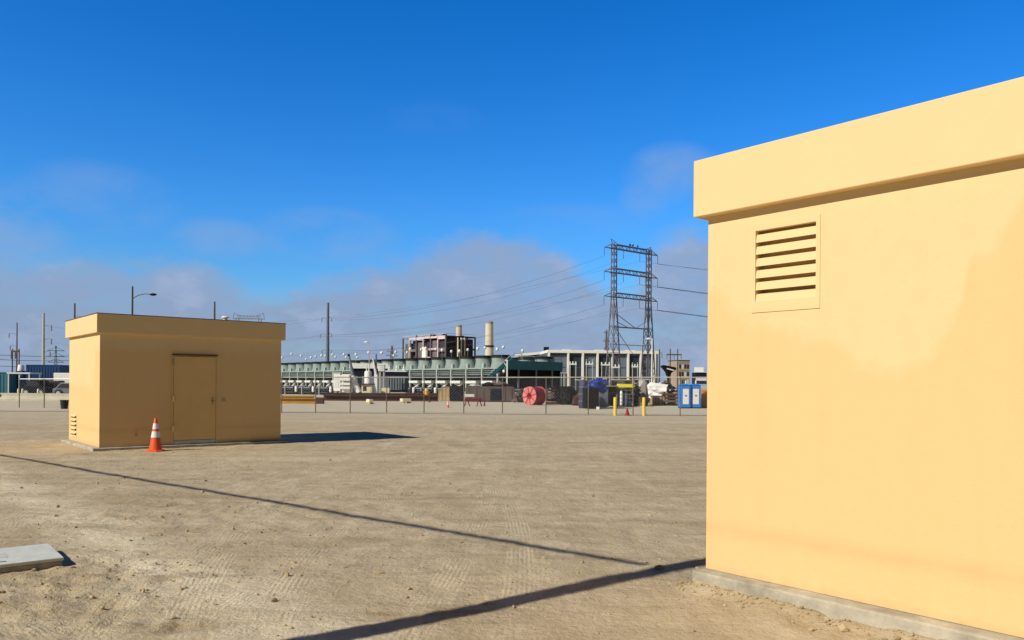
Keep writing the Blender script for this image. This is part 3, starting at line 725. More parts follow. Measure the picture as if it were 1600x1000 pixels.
# long steel lying on the yard
def beam(label, x0, x1, yb, hgt, m, cap=None, cat='beam', name='steel_beam', dep=.35, rz=0):
    a = gnd(x0, yb); b = gnd(x1, yb); L = b.x - a.x
    t = thing(name, label, cat, a, rz)
    MB().box(0, L, -dep/2, dep/2, 0, hgt*.16).box(0, L, -dep/2, dep/2, hgt*.84, hgt).build('flange', m, t)
    MB().box(0, L, -dep/12, dep/12, hgt*.16, hgt*.84).build('web', m, t)
    if cap: MB().box(L, L+.5, -dep/2-.03, dep/2+.03, 0, hgt*1.1).build('end_cap', cap, t)
beam('long ochre steel beam lying right of the small shed', 425, 500, 630.5, .42, M_OCHRE, M_RUST)
beam('second ochre beam lying behind the first one', 440, 495, 628.0, .5, M_OCHRE)
beam('long dark rusty girder lying behind the fence under the white transformers', 506, 690, 626.0, .52, M_RUST, dep=.6)
beam('second dark rusty girder farther back in the yard', 520, 725, 621.0, .5, M_RUST, dep=.6)
beam('pale grey girder lying at the left behind the rusty one', 506, 548, 622.5, .35, M_PALE)
for x0, x1, yb, lab in ((574.5, 588, 631.5, 'short cream plank end lying in front of the rusty girder'), (627, 647, 630, 'longer cream plank lying in the yard left of the standpipe')):
    a, b = gnd(x0, yb), gnd(x1, yb-1.0); t = thing('plank', lab, 'plank', a, math.atan2(b.y-a.y, b.x-a.x)*.4)
    L = b.x-a.x; MB().box(0, L, -.3, .3, .12, .36).build('board', M_CREAM, t, bevel=.01)
    for f in (.1, .85): MB().box(L*f, L*f+.12, -.32, .32, 0, .12).build('bearer', M_WOOD, t)

# ------------------------------------------------------------------ switchyard in the middle
def transformer():
    Y = 88
    p = base(541, Y); k = mpp(Y); z = lambda py: max(0, zat(541, py, Y))
    t = thing('transformer', 'white transformer with stacked fins and a grey slanted bushing duct', 'transformer', p)
    MB().box(-6.5*k, 7*k, 0, 1.6, z(613), z(585)).build('tank', M_WHITE, t, bevel=.03)
    for i, (a, b) in enumerate(((586, 589), (590, 595), (598, 602), (604, 608))):
        MB().box(-7.8*k, 8*k if i else 6*k, -.5, -.002, z(b), z(a)).build('fin', M_WHITE, t, bevel=.04)
    MB().box(-5*k, 4*k, -.25, -.01, z(595.5), z(589.5)).build('grille', M_PALE, t)
    d = MB().tube((19*k, .3, z(613)), (8*k, .3, z(587)), 5.0*k, 4.2*k, 16).build('duct', M_WHITE, t, True)
    MB().tube((10*k, .3, z(589)), (2.5*k, .3, z(553)), 3.0*k, 1.3*k, 12).build('bushing', M_GALVB, t, True)
    MB().lathe([(2.0*k, 0), (2.0*k, .2)], 12, (2.6*k, .3, z(556))).build('bushing_cap', M_BLACK, t)
    return
transformer()
def simple(name, label, cat, x0, x1, yt, yb, Y, d, m, extra=None, group=None, bevel=.02):
    xc = (x0+x1)/2; p = base(xc, Y); w = (x1-x0)*mpp(Y); z1 = zat(xc, yt, Y); z0 = max(0, zat(xc, yb, Y))
    t = thing(name, label, cat, p, 0, group)
    MB().box(-w/2, w/2, 0, d, z0, z1).build('body', m, t, bevel=bevel)
    if extra: extra(t, w, d, z0, z1)
    return t
def legs(t, w, d, z0, z1):
    for x in (-w*.4, w*.3):
        for y in (.1, d-.2): MB().box(x, x+.15, y, y+.15, 0, z0-.004).build('leg', M_STEEL, t)
    MB().box(-w/2-.05, w/2+.05, -.05, d+.05, z1+.003, z1+.1).build('cover', M_PALE, t)
    MB().box(-w*.3, w*.3, -.03, -.003, z0+(z1-z0)*.2, z1-(z1-z0)*.15).build('door', M_PALE, t)
simple('switch_cabinet', 'tall narrow white cabinet on legs left of the white transformer', 'cabinet', 521, 531.5, 583.5, 611, 90, 1.0, M_WHITE, legs)
def booth(t, w, d, z0, z1):
    MB().box(-w*.36, -w*.02, -.02, -.003, z1*.52, z1*.85).build('window', M_GLASS, t)
    MB().box(w*.08, w*.38, -.02, -.003, 0.02, z1*.8).build('door', M_CREAM, t)
    MB().box(-w/2-.1, w/2+.1, -.2, d+.1, z1+.003, z1+.12).build('roof', M_RUST, t)
simple('control_booth', 'small cream control booth with a dark window under the white vessel', 'booth', 565, 581, 601, 616.5, 84, 1.2, M_CREAM, booth)
p = base(575, 87); k = mpp(87)
t = thing('pressure_vessel', 'upright white vessel with two thin pipes behind the cream booth', 'vessel', p)
MB().lathe([(5.6*k, 0), (5.6*k, zat(575, 583, 87)), (5.0*k, zat(575, 580, 87)), (0, zat(575, 579, 87))], 18).build('shell', M_WHITE, t, True)
MB().lathe([(5.75*k, zat(575, 590.5, 87)), (5.75*k, zat(575, 590, 87))], 18).build('band', M_GALVB, t)
for x in (-2.5, 1.5): MB().tube((x*k, 0, zat(575, 580, 87)), (x*k, 0, zat(575, 570, 87)), .06).build('pipe', M_PALE, t)
p = base(587, 90); k = mpp(90)
t = thing('lightning_arrester', 'slanted dark bushing on a white post right of the white vessel', 'bushing', p)
MB().box(-2.5*k, 2.5*k, 0, .4, 0, zat(587, 585, 90)).build('post', M_WHITE, t, bevel=.02)
MB().tube((0, .2, zat(587, 585, 90)), (-5*k, .2, zat(582, 560, 90)), .17, .08).build('bushing', M_PALE, t, True)
MB().tube((-1*k, .4, zat(587, 583, 90)), (-.5*k, .4, zat(586, 553, 90)), .15, .09).build('bushing', M_GALVB, t, True)
simple('equipment_box', 'cream equipment box under the blue-grey transformer bank', 'box', 596, 608, 606, 616, 86, .8, M_CREAM, None)
simple('equipment_box', 'white box on the steel frame right of the slanted bushing', 'box', 590.5, 600, 571, 580, 92, .8, M_WHITE, legs)
def radiators(t, w, d, z0, z1):
    for i in range(8): MB().box(-w/2+(i+.15)*w/8, -w/2+(i+.75)*w/8, -.35, -.003, z0+.3, z1-.5).build('radiator_fin', M_GALVB, t)
    MB().box(-w/2-.05, w/2+.05, -.1, d+.1, z1+.003, z1+.15).build('top_beam', M_PALE, t)
    for x in (-w*.35, 0, w*.35): MB().lathe([(.16, 0), (.22, .1), (.12, .2), (.2, .3), (.1, .4), (.06, .75), (0, .76)], 10, (x, d/2, z1+.15)).build('bushing', M_PALE, t, True)
simple('power_transformer', 'blue-grey transformer bank with upright radiator fins left of the crates', 'transformer', 601, 634, 581, 613, 95, 2.2, M_NAVY, radiators)
def roofed(t, w, d, z0, z1):
    MB().box(-w/2-.3, w/2+.3, -.3, d+.3, z1+.003, z1+.75).build('roof', M_PALE, t, bevel=.05)
    for i in range(4): MB().box(-w/2+(i+.2)*w/4, -w/2+(i+.7)*w/4, -.04, -.003, z1*.25, z1*.7).build('panel', M_GALVB, t)
simple('switchgear_house', 'dark blue switchgear house with a thick pale roof slab', 'building', 549, 604, 576, 616, 118, 3, M_NAVY, roofed)

def pipe_rack(label, x0, x1, Y0, Y1):
    a, b = base(x0, Y0), base(x1, Y1); L = (b-a).length
    t = thing('pipe_rack', label, 'pipe rack', a, math.atan2(b.y-a.y, b.x-a.x))
    MB().box(0, L, .6, 1.1, 0, 1.05).build('dark_trough', M_NAVY, t)
    for z, r in ((.25, .16), (.58, .12), (.86, .10)): MB().tube((0, .35, z), (L, .35, z), r, n=8).build('pipe', M_DARK if z < .8 else M_GALVB, t, True)
    n = int(L/1.3)
    for i in range(n):
        x = (i+.5)*L/n
        MB().box(x-.05, x+.05, .1, .2, 0, 1.05).build('post', M_COLG if i % 2 else M_DARK, t)
        if i % 2 == 0: MB().lathe([(.16, .35), (.18, .4), (.18, .95), (.12, 1.05), (0, 1.06)], 10, (x+.5, .1, 0)).build('pump', M_WHITE, t, True)
pipe_rack('dark pipe rack with white pumps in front of the far end of the cooling tower', 425, 532, 105, 100)
pipe_rack('dark pipe rack with white pumps in front of the near half of the cooling tower', 632, 700, 100, 98)
pipe_rack('dark pipe rack with white pumps behind the red reel under the teal end wall', 768, 880, 95, 95)
# standing transmission/bus supports in front of the white hall
def bus_support(label, xa, xb, yt, ybar, Y):
    p = base((xa+xb)/2, Y); k = mpp(Y); w = (xb-xa)*k
    t = thing('bus_support', label, 'bus support', p, 0, 'white bus supports')
    for s in (-1, 1): MB().bar((s*w/2, 0, 0), (s*w/2, 0, zat(xa, yt, Y)), .15).build('post', M_STEEL, t)
    z = zat(xa, ybar, Y); MB().box(-w/2-1.2*k, w/2+1.2*k, -.12, .12, z-.12, z+.12).build('cross_bar', M_PALE, t)
    for s in (-.5, 0, .5): MB().lathe([(.10, 0), (.14, .1), (.08, .2), (.13, .3), (.05, .4)], 8, (s*w, 0, z+.12)).build('insulator', M_WHITE, t)
bus_support('white bus support standing just right of the cooling tower', 890.5, 899.5, 565, 569, 150)
bus_support('second white bus support, left of the lattice tower legs', 916, 925.5, 561, 569, 155)
bus_support('third white bus support, under the left mast of the lattice tower', 940, 952, 568, 570, 148)
bus_support('low white bus support between the lattice tower masts', 988, 996, 566, 573, 152)
bus_support('white bus support beside the right foot of the white hall', 956, 967, 572, 574, 140)
for x0, x1, yt, Y, m, lab in ((877, 886, 583, 128, M_GREEN, 'pale green cabinet under the first bus support'), (900, 915, 594, 120, M_GALVB, 'low blue-grey cabinet row behind the black reel'),
                          (931, 948, 592, 130, M_PALE, 'low pale cabinet row behind the blue tarp'), (955, 985, 594, 132, M_MAUVE, 'low brown equipment row behind the racks'), (990, 1015, 593, 135, M_PALE, 'low pale equipment row at the foot of the lamp post')):
    def panels(t, w, d, z0, z1):
        n = max(3, int(w/.8))
        for i in range(n): MB().box(-w/2+(i+.1)*w/n, -w/2+(i+.9)*w/n, -.03, -.003, .15, z1-.12).build('panel', m if i % 2 else M_DARK, t)
        MB().box(-w/2-.08, w/2+.08, -.1, d+.08, z1+.003, z1+.09).build('cover', M_PALE, t)
    simple('switchgear_row', lab, 'switchgear', x0, x1, yt, 640, Y, 1.2, m, panels)

# ------------------------------------------------------------------ cooling tower
def cooling_tower():
    Y = 150; o = base(781, Y)
    N, P, W = 21, 5.1, 15.6; L = N*P
    zz = lambda py: zat(781, py, Y)
    zd, zf, zl = zz(574), zz(554), zz(585)
    t = thing('cooling_tower', 'long pale green cooling tower with a row of fan stacks and a teal end wall', 'cooling tower', o, TH)
    MB().box(-.25, W+.2, .25, L, zd-.28, zd).build('fan_deck', M_GREEN, t)
    b = MB()
    for z in (zl, zl+.35, zl+.7, zl+1.05): b.box(-.12, .05, .3, L-.1, z, z+.085)
    b.build('louvre', M_GREEN, t)
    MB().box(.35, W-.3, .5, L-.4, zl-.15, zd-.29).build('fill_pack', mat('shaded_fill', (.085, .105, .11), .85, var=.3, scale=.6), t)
    MB().box(1.5, W-1.5, 1.5, L-1.5, 0, zl-.16).build('basin_wall', M_NAVY, t)
    for k in range(N+1):
        y = k*P if k else .3
        MB().box(-.42, -.13, y-.16, y+.16, 0, zd-.29).build('column', M_COLG, t)
    for k in range(N):
        y = (k+.5)*P
        MB().box(-1.2, .8, y-1.7, y+1.7, zz(599.5), zz(595)).build('distribution_box', M_PALE, t, bevel=.04)
        MB().bar((-.6, y-1.6, zz(600)), (-.6, y+1.6, 0.1), .22).bar((-.1, y+1.6, zz(600)), (-.1, y-1.2, 0.6), .16).build('brace', M_PALE, t)
        MB().tube((.4, y+.9, 0), (.4, y+.9, zz(600)), .35, n=10).build('riser_pipe', M_PALE if k % 2 else M_WHITE, t, True)
    R_ = 1.85; first = None
    for r in range(2):
        for k in range(N):
            loc = (R_+.4 + r*(W-2*R_-.8), (k+.5)*P, zd)
            if first is None:
                h = zf-zd
                first = MB().lathe([(R_*1.06, 0), (R_*.97, h*.3), (R_*.94, h*.6), (R_*1.0, h-.02), (R_*1.03, h), (R_*.90, h), (R_*.86, h*.5), (R_*.86, .06), (0, .05)], 24).build('fan_stack', M_GREEN, t, True)
                first.location = loc
                hub = MB().lathe([(R_*.985, h-.42), (R_*1.035, h-.48), (R_*1.035, h-.02), (R_*1.05, h+.02), (R_*.88, h+.03)], 24).build('stack_rim', M_DARK, first, True)
            else:
                c = first.copy(); COL.objects.link(c); c.parent = t; c.location = loc
                g = hub.copy(); COL.objects.link(g); g.parent = c
    # equipment boxes between the stacks on the sunlit edge
    for k in range(1, N): MB().box(-.15, .35, k*P-.28, k*P+.28, zd, zd+.8).build('valve_box', M_COLG, t)
    # end wall
    ze0, ze1 = zz(577), zz(563)
    MB().box(1.2, W+.3, -.25, .2, ze0, ze1).build('end_cladding', M_TEAL, t)
    MB().box(1.5, W, .205, .45, .9, ze0).build('end_opening_shade', M_BLACK, t)  # black slab in place of the shade inside the open end
    for x in (4.5, 9, 13.2, W): MB().box(x-.14, x+.14, -.2, .1, 0, ze0-.003).build('end_column', M_GALVB, t)
    MB().box(W-.6, W+.9, -.3, .2, zz(584), zz(579)).build('end_box', M_NAVY, t)
    # stair with landing up the near corner
    s = MB()
    for dx in (0, .9): s.bar((-3.0, -1.1+dx, zz(590)), (2.2, -1.1+dx, zz(560)), .16, .32)
    for i in range(12): f = i/11; s.box(-3.0+5.2*f-.14, -3.0+5.2*f+.14, -1.05, -.25, zz(590)+(zz(560)-zz(590))*f-.03, zz(590)+(zz(560)-zz(590))*f+.03)
    st = s.build('stair', M_TEAL, t)
    MB().bar((-3.0, -1.2, zz(590)+1), (2.2, -1.2, zz(560)+1), .09).bar((2.2, -1.2, zz(560)+1), (4.2, -1.2, zz(560)+1), .09).bar((4.2, -1.2, zz(560)), (4.2, -1.2, zz(560)+1), .09).build('handrail', M_PALE, st)
    MB().box(2.2, 4.2, -1.2, -.26, zz(560)-.15, zz(560)).build('landing', M_TEAL, st)
    rl = MB()
    for z in (.55, 1.05): rl.bar((.2, -.2, ze1+z), (W, -.2, ze1+z), .06)
    for i in range(8): x = .2+(W-.2)*i/7; rl.bar((x, -.2, ze1), (x, -.2, ze1+1.05), .06)
    rl.build('guard_rail', M_GALVB, t)
    # lamps on posts along the deck
    mw = t.matrix_basis
    first = None
    for i in range(34):
        side = i % 2; k = i//2
        lx, ly = (.9 if side == 0 else W/2+1.5), 2 + k*6.1 + (2.4 if side else 0)
        if ly > L-1: continue
        q = mw @ Vector((lx, ly, zd)); hh = 3.6 + random.uniform(-.5, 1.0)
        lab = ('globe lamp on a thin post along the front edge of the cooling tower deck', 'globe lamp on a thin post down the middle of the cooling tower deck')[side]
        d = thing('deck_lamp', lab, 'lamp', q, 0, 'globe lamps along the front edge of the cooling tower' if side == 0 else 'globe lamps down the middle of the cooling tower')
        MB().tube((0, 0, 0), (0, 0, hh), .028, n=6).build('post', M_STEEL, d)
        MB().blob((0, 0, hh+.28), (.30, .30, .36), 1, 2, 0).build('globe', M_WHITE, d, True)
cooling_tower()

# ------------------------------------------------------------------ boiler house and stacks
def boiler():
    Y = 480; o = base(696, Y); L1, L2 = 48.0, 22.0
    zt = zat(696, 524, Y)
    t = thing('boiler_house', 'open steel boiler house with pinkish girders and dark boilers, far behind the cooling tower', 'power plant', o, TH)
    n1, n2, nf = 7, 4, 4
    lev = [zt*f for f in (0, .28, .52, .76, 1.0)]
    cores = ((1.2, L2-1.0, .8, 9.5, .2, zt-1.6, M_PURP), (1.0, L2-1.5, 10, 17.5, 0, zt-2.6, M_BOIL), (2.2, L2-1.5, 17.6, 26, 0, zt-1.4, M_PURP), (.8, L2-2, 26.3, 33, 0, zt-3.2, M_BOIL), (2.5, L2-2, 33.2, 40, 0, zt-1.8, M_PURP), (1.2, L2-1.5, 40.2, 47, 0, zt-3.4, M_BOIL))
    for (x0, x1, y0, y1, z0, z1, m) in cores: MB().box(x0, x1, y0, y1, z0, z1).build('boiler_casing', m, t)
    for i in range(n1):
        y = L1*i/(n1-1)
        for x in (0, L2): MB().box(x-.4, x+.4, y-.4, y+.4, 0, zt + random.choice((0, 0, 1.5))).build('column', M_GIRD if x == 0 and i % 2 else M_BOIL, t)
    for j in range(1, n2-1):
        x = L2*j/(n2-1); MB().box(x-.35, x+.35, -.35, .35, 0, zt).build('column', M_PURP, t)
    for z in lev[1:]:
        for i in range(n1-1):
            y0, y1 = L1*i/(n1-1)+.41, L1*(i+1)/(n1-1)-.41
            hgt = random.uniform(.9, 2.2)
            if random.random() < .88: MB().box(-.45, .35, y0, y1, z-hgt, z).build('girder', M_GIRD if z > zt*.9 or random.random() < .45 else M_BOIL, t)
        MB().box(.42, L2-.42, -.3, .3, z-1.0, z).build('girder', M_PURP, t)
        MB().box(.5, L2-.5, .5, L1-.5, z-.4, z-.1).build('floor', M_BOIL, t)
    for (y, z0, z1) in ((15, lev[1], lev[2]+2), (21, lev[2], lev[3]+1), (18.8, lev[1], lev[3])):
        MB().tube((-1.6, y, z0), (-1.6, y, z1), 1.3, n=14).build('duct', M_WHITE, t, True)
    for x in (8, 10.5, 13): MB().tube((x, -1.4, 0), (x, -1.4, zt-1), .5, n=10).build('downcomer', M_STACK, t, True)
    MB().tube((-1.2, 14, lev[2]-1), (-1.2, 28, lev[2]-.5), .8, n=12).build('duct', M_GIRD, t, True)
    for k in range(9):
        x, y = random.uniform(2, L2-2), random.uniform(2, L1-2); MB().cbox(x, y, zt+.0, random.uniform(1, 4), random.uniform(1, 4), random.uniform(.6, 2)).build('roof_unit', random.choice((M_GIRD, M_BOIL, M_PURP)), t)
    rl = MB()
    for (a, b) in (((0, 0), (0, L1)), ((0, 0), (L2, 0))): rl.bar((a[0], a[1], zt+1.2), (b[0], b[1], zt+1.2), .18)
    for i in range(15): rl.bar((0, L1*i/14, zt), (0, L1*i/14, zt+1.2), .15)
    rl.build('guard_rail', M_GIRD, t)
boiler()
def chimney(label, px, w0, w1, ytop, Y, ring):
    p = base(px, Y); k = mpp(Y); z = zat(px, ytop, Y); r0, r1 = w0*k/2, w1*k/2
    t = thing('chimney', label, 'chimney', p, 0)
    MB().lathe([(r0*1.06, 0), (r0, z*.3), (r1, z), (r1*.82, z), (r1*.8, z-2.5), (0, z-2.5)], 28).build('shaft', M_STACK, t, True)
    MB().lathe([(r1*1.005, z-1.0), (r1*1.03, z-.98), (r1*1.03, z+.1), (r1*.83, z+.1)], 28).build('rim', M_BRICK, t, True)
    if ring:
        zr = zat(px, ring, Y); rr = r0 + (r1-r0)*.6
        MB().lathe([(rr*1.0, zr-.6), (rr*1.22, zr-.3), (rr*1.22, zr+.3), (rr, zr+.5)], 28).build('gallery', M_PURP, t, True)
    ld = MB()
    for d in (-.2, .2): ld.bar((r0*.7+d, -r0*.78, 0), (r1*.7+d, -r1*.78, z), .1)
    ld.build('ladder', M_BRICK, t)
chimney('tall free-standing beige chimney with a dark gallery ring right of the boiler house', 764, 14.5, 11.8, 503, 430, 541)
chimney('short beige chimney showing above the boiler house roof', 716.5, 10.5, 9.2, 508.5, 505, None)

# ------------------------------------------------------------------ white hall
def hall():
    Ya = 235; a = base(857, Ya); ang = R(6); dx = Vector((math.cos(ang), math.sin(ang), 0))
    def tloc(px):
        d = ray(px, H0); s = (d.x*a.y - a.x)/(dx.x - d.x*dx.y); return s
    cols = [tloc(p) for p in (858, 888, 911, 934, 958, 982, 1002, 1024)]
    L = cols[-1]+1; h = zat(857, 546.5, Ya)
    t = thing('turbine_hall', 'long white hall with dark panels between white piers behind the lattice tower', 'building', a, ang)
    MB().box(0, L, 1.2, 16, 0, h-.5).build('panel_wall', M_DGLASS, t)
    MB().box(-.35, L+.05, .18, 16.2, h-.85, h).build('roof_band', M_WHITE, t, bevel=.05)
    for i, c in enumerate(cols):
        MB().box(c-.30, c+.26, .2, 1.19, 0, h-.853).build('pier', M_WHITE, t)
        if i < len(cols)-1:
            n = cols[i+1]; w = n-c
            MB().box(c+.6, n-.6, 1.12, 1.195, h*.10, h*.55).box(c+.6, n-.6, 1.12, 1.195, h*.58, h-1.6).build('window', M_GLASS if i % 2 else M_GALVB, t)
            MB().box(c+.27, n-.31, .6, 1.11, h*.32, h*.335).build('sill_rail', M_GALVB, t)
    MB().box(cols[-2]+.27, cols[-1]-.31, .9, 1.1, h*.13, h*.17).build('white_trim', M_WHITE, t)
    for f in (.2, .5, .8): MB().cbox(L*f, 8, h, 2.5, 2.5, .5).build('roof_unit', M_PALE, t)
    # lower white shed joined at the left
    q = base(806, Ya+25); L2 = (860-806)*mpp(Ya+25)
    u = thing('white_shed', 'low white roofed shed behind the teal end of the cooling tower', 'building', q, 0)
    MB().box(0, L2, 0, 12, 0, zat(830, 556, Ya+25)).build('wall', M_PALE, u)
    z0, z1 = zat(808, 553.5, Ya+25), zat(858, 548, Ya+25); hh = .8
    MB().prism([(-.3, z0-hh), (L2+.3, z1-hh), (L2+.3, z1), (-.3, z0)], -.5, 12.5).build('roof', M_WHITE, u)
    MB().box(L2*.80, L2*.95, -.6, 1, z1, z1+1.2).build('roof_unit', M_NAVY, u)
hall()

# ------------------------------------------------------------------ lattice tower
TW_O = None
def lattice_tower():
    Y0 = 199.4; o = base(958, Y0)                     # foot of the left mast
    t = thing('lattice_tower', 'twin-mast steel lattice transmission tower with three crossarms', 'transmission tower', o, TH)
    d2 = Vector((math.cos(TH), math.sin(TH), 0))
    def sl(px): d = ray(px, 430); return (d.x*o.y - o.x)/(d2.x - d.x*d2.y)
    xr = sl(1013.5); tipL, tipR = sl(944), sl(1027.5)
    k = mpp(Y0); zl = lambda py: EYE + (603.8-py)*k
    zA = [zl(390.5), zl(428), zl(466)]; zk = zl(470); ztop = zl(382)
    wt, wb = .95, 2.9
    def corners(cx, z):
        w = wt if z >= zk else wt + (wb-wt)*((zk-z)/zk)
        return [Vector((cx + sx*w/2, sy*w/2, z)) for sx, sy in ((-1,-1),(1,-1),(1,1),(-1,1))]
    for cx in (0, xr):
        m = MB(); br = MB()
        lo, mi, up = corners(cx, -.2), corners(cx, zk), corners(cx, ztop)
        for a, b, c in zip(lo, mi, up): m.bar(a, b, .22); m.bar(b, c, .19)
        zs = [0.0, 5.2, 9.6, 13.2, 16.4] + list(np.linspace(zk, ztop, 9))
        for z0, z1 in zip(zs, zs[1:]):
            A, B = corners(cx, z0), corners(cx, z1)
            for i in range(4):
                j = (i+1) % 4
                if z1 <= zk+.1:
                    br.bar(A[i], B[j], .08); br.bar(A[j], B[i], .08); br.bar(B[i], B[j], .07)
                else:
                    br.bar(A[i], B[j], .08); br.bar(A[j], B[i], .08)
        mo = m.build('mast', M_LATT, t); br.build('lacing', M_LATT, mo)
    # crossarms
    for lvl, za in enumerate(zA):
        m = MB(); hh = 1.05
        for y in (-wt/2, wt/2):
            m.bar((tipL, 0, za), (-wt/2, y, za), .15); m.bar((-wt/2, y, za), (xr+wt/2, y, za), .19); m.bar((xr+wt/2, y, za), (tipR, 0, za), .15)
            m.bar((wt/2, y, za+hh), (xr-wt/2, y, za+hh), .19)
            m.bar((tipL, 0, za), (-wt/2, y, za+hh*1.05), .10); m.bar((tipR, 0, za), (xr+wt/2, y, za+hh*1.05), .10)
            n = 9
            for i in range(n):
                x0, x1 = wt/2 + (xr-wt)*i/n, wt/2 + (xr-wt)*(i+1)/n
                m.bar((x0, y, za if i % 2 else za+hh), (x1, y, za+hh if i % 2 else za), .085)
        if lvl == 0:
            m.bar((-wt/2, 0, za+hh*.9), (-wt/2-.75, 0, zl(376)), .12).bar((-wt/2-.75, 0, zl(376)), (wt*1.8, 0, za+hh), .11)
            m.bar((xr+wt/2, 0, za+hh*.9), (xr+wt/2+.35, 0, za+hh+.9), .12).bar((xr+wt/2+.35, 0, za+hh+.9), (xr-wt*1.6, 0, za+hh), .11)
        ca = m.build('crossarm', M_LATT, t)
        for x in (tipL, sl(974), sl(999.5), tipR):
            prof = []
            for i in range(10): prof += [(.045, -.25*i*.85), (.10, -.25*i*.85-.06), (.045, -.25*i*.85-.12)]
            MB().lathe(prof, 8, (x, 0, za-.08)).build('insulator', M_WIRE, ca)
    # portal struts between the masts
    zp, zq = zl(512.5), zl(540)
    wp = wt + (wb-wt)*((zk-zp)/zk); wq = wt + (wb-wt)*((zk-zq)/zk)
    m = MB()
    for s in (-1, 1):
        m.bar((-wp/2, s*wp/2, zp), (xr+wp/2, s*wp/2, zp), .16); m.bar((-wq/2, s*wq/2, zq), (xr+wq/2, s*wq/2, zq), .09)
    m.bar((wt*.6, 0, zl(493)), (wt*1.7, 0, zl(494)), .12).bar((wt*1.7, 0, zl(494)), (xr*.62, 0, zp), .14).bar((wt*.9, 0, zl(504)), (xr*.42, 0, zp), .14)
    m.bar((xr-wt*.7, 0, zl(500)), (xr*.62, 0, zp), .09).bar((xr-wt, 0, zl(520)), (xr-wt*2.1, 0, zl(534)), .09)
    m.bar((wp*.5, 0, zp-.3), (xr*.48, 0, zl(549)), .12).bar((xr*.48, 0, zl(549)), (xr*.6, 0, zl(556)), .09)
    m.build('portal_brace', M_LATT, t)
    # birds along the top chord
    mw = Matrix.Translation(o) @ Matrix.Rotation(TH, 4, 'Z')
    for px, lab in ((982, 'black bird perched on the top crossarm, leftmost of three'), (986.5, 'black bird perched on the top crossarm, middle of three'), (994, 'black bird perched on the top crossarm, rightmost of three')):
        q = mw @ Vector((sl(px), -wt/2, zA[0]+1.15))
        b = MB().blob((0, 0, .30), (.17, .30, .24), 3, 2, .1).blob((0, .14, .58), (.11, .13, .12), 1, 2, 0).bar((0, .24, .57), (0, .36, .55), .05).bar((0, -.2, .22), (0, -.52, .05), .14, .05).bar((.05, 0, .1), (.05, 0, 0), .03).bar((-.05, 0, .1), (-.05, 0, 0), .03).build('bird', M_BIRD, None, True)
        b.location = q; b.rotation_euler = (0, 0, random.uniform(-1, 1)); tag(b, lab, 'bird', 'birds on the tower')
    pts = {}
    for lvl, za in enumerate(zA):
        for n, x in (('L', tipL), ('M', sl(974)), ('N', sl(999.5)), ('R', tipR)): pts[lvl, n] = mw @ Vector((x, 0, za-2.2))
    return pts
TWP = lattice_tower()

# ------------------------------------------------------------------ poles
def monopole(label, px, ytop, Y, wpx, arms, m, group, two=None):
    p = base(px, Y); k = mpp(Y); z = zat(px, ytop, Y); r = wpx*k/2
    t = thing('transmission_pole', label, 'utility pole', p, 0, group)
    MB().lathe([(r*1.15, -.2), (r*1.05, z*.4), (r*.75, z), (0, z+.05)], 16).build('shaft', m, t, True)
    for (side, ya, ln) in arms:
        za = zat(px, ya, Y); sgn = side
        MB().path([(sgn*r*.6, 0, za-.25), (sgn*ln*k*.5, 0, za+.05), (sgn*ln*k, 0, za-.05)], max(.07, .35*k), 6).build('davit_arm', M_LATT, t, True)
        MB().lathe([(.08, -.1), (.14, -.4), (.08, -.7), (.14, -1.0), (.06, -1.3)], 8, (sgn*ln*k*.95, 0, za)).build('insulator', M_LATT, t)
    return t
GP = 'power poles across the background'
monopole('tall steel pole with six short arms right of the small shed', 511.5, 473, 250, 5.2, [(-1, 497, 10), (1, 496, 6), (-1, 522, 12), (1, 521, 6), (-1, 547, 9), (1, 547, 6)], M_GALVB, GP)
monopole('pale steel pole with faint right-hand arms above the blue container', 67.5, 489, 175, 4.4, [(1, 508, 13), (1, 529, 13), (1, 549, 11)], M_STEEL, GP)
monopole('slim dark pole with left-hand arms at the far left', 26, 504, 220, 2.0, [(-1, 521, 13), (-1, 540, 11)], M_POLE, GP)
monopole('bare dark pole top showing above the left end of the small shed', 116, 474, 150, 3.0, [(1, 494, 9)], M_POLE, GP)
monopole('bare dark pole top showing above the middle of the small shed', 334.5, 471.5, 120, 3.2, [], M_POLE, GP)
monopole('slim dark pole right of the white hall', 1030, 546, 190, 2.6, [(1, 551, 4)], M_POLE, GP)
def hframe(label, xa, xb, yt, ybar, Y, over):
    p = base((xa+xb)/2, Y); k = mpp(Y); w = (xb-xa)*k; z = zat(xa, yt, Y); zb = zat(xa, ybar, Y)
    t = thing('h_frame_pole', label, 'utility pole', p, 0, 'two-legged timber pole structures')
    for s in (-1, 1): MB().tube((s*w/2, 0, -.2), (s*w/2, 0, z), 1.1*k, .8*k, 10).build('pole', M_POLE, t, True)
    MB().bar((-w/2-over*k, -.15, zb), (w/2+over*k, -.15, zb), .35).build('cross_arm', M_POLE, t)
    for x in (-w/2-over*k*.9, 0, w/2+over*k*.9): MB().lathe([(.1, -.2), (.17, -.5), (.1, -.8), (.17, -1.1), (.06, -1.4)], 8, (x, -.15, zb)).build('insulator', M_LATT, t)
hframe('two-legged timber pole structure left of the tan office block', 1047, 1058.5, 545, 554, 230, 6)
hframe('two short timber posts joined by a bar at the far left', 19, 29.5, 545, 549, 150, 1)
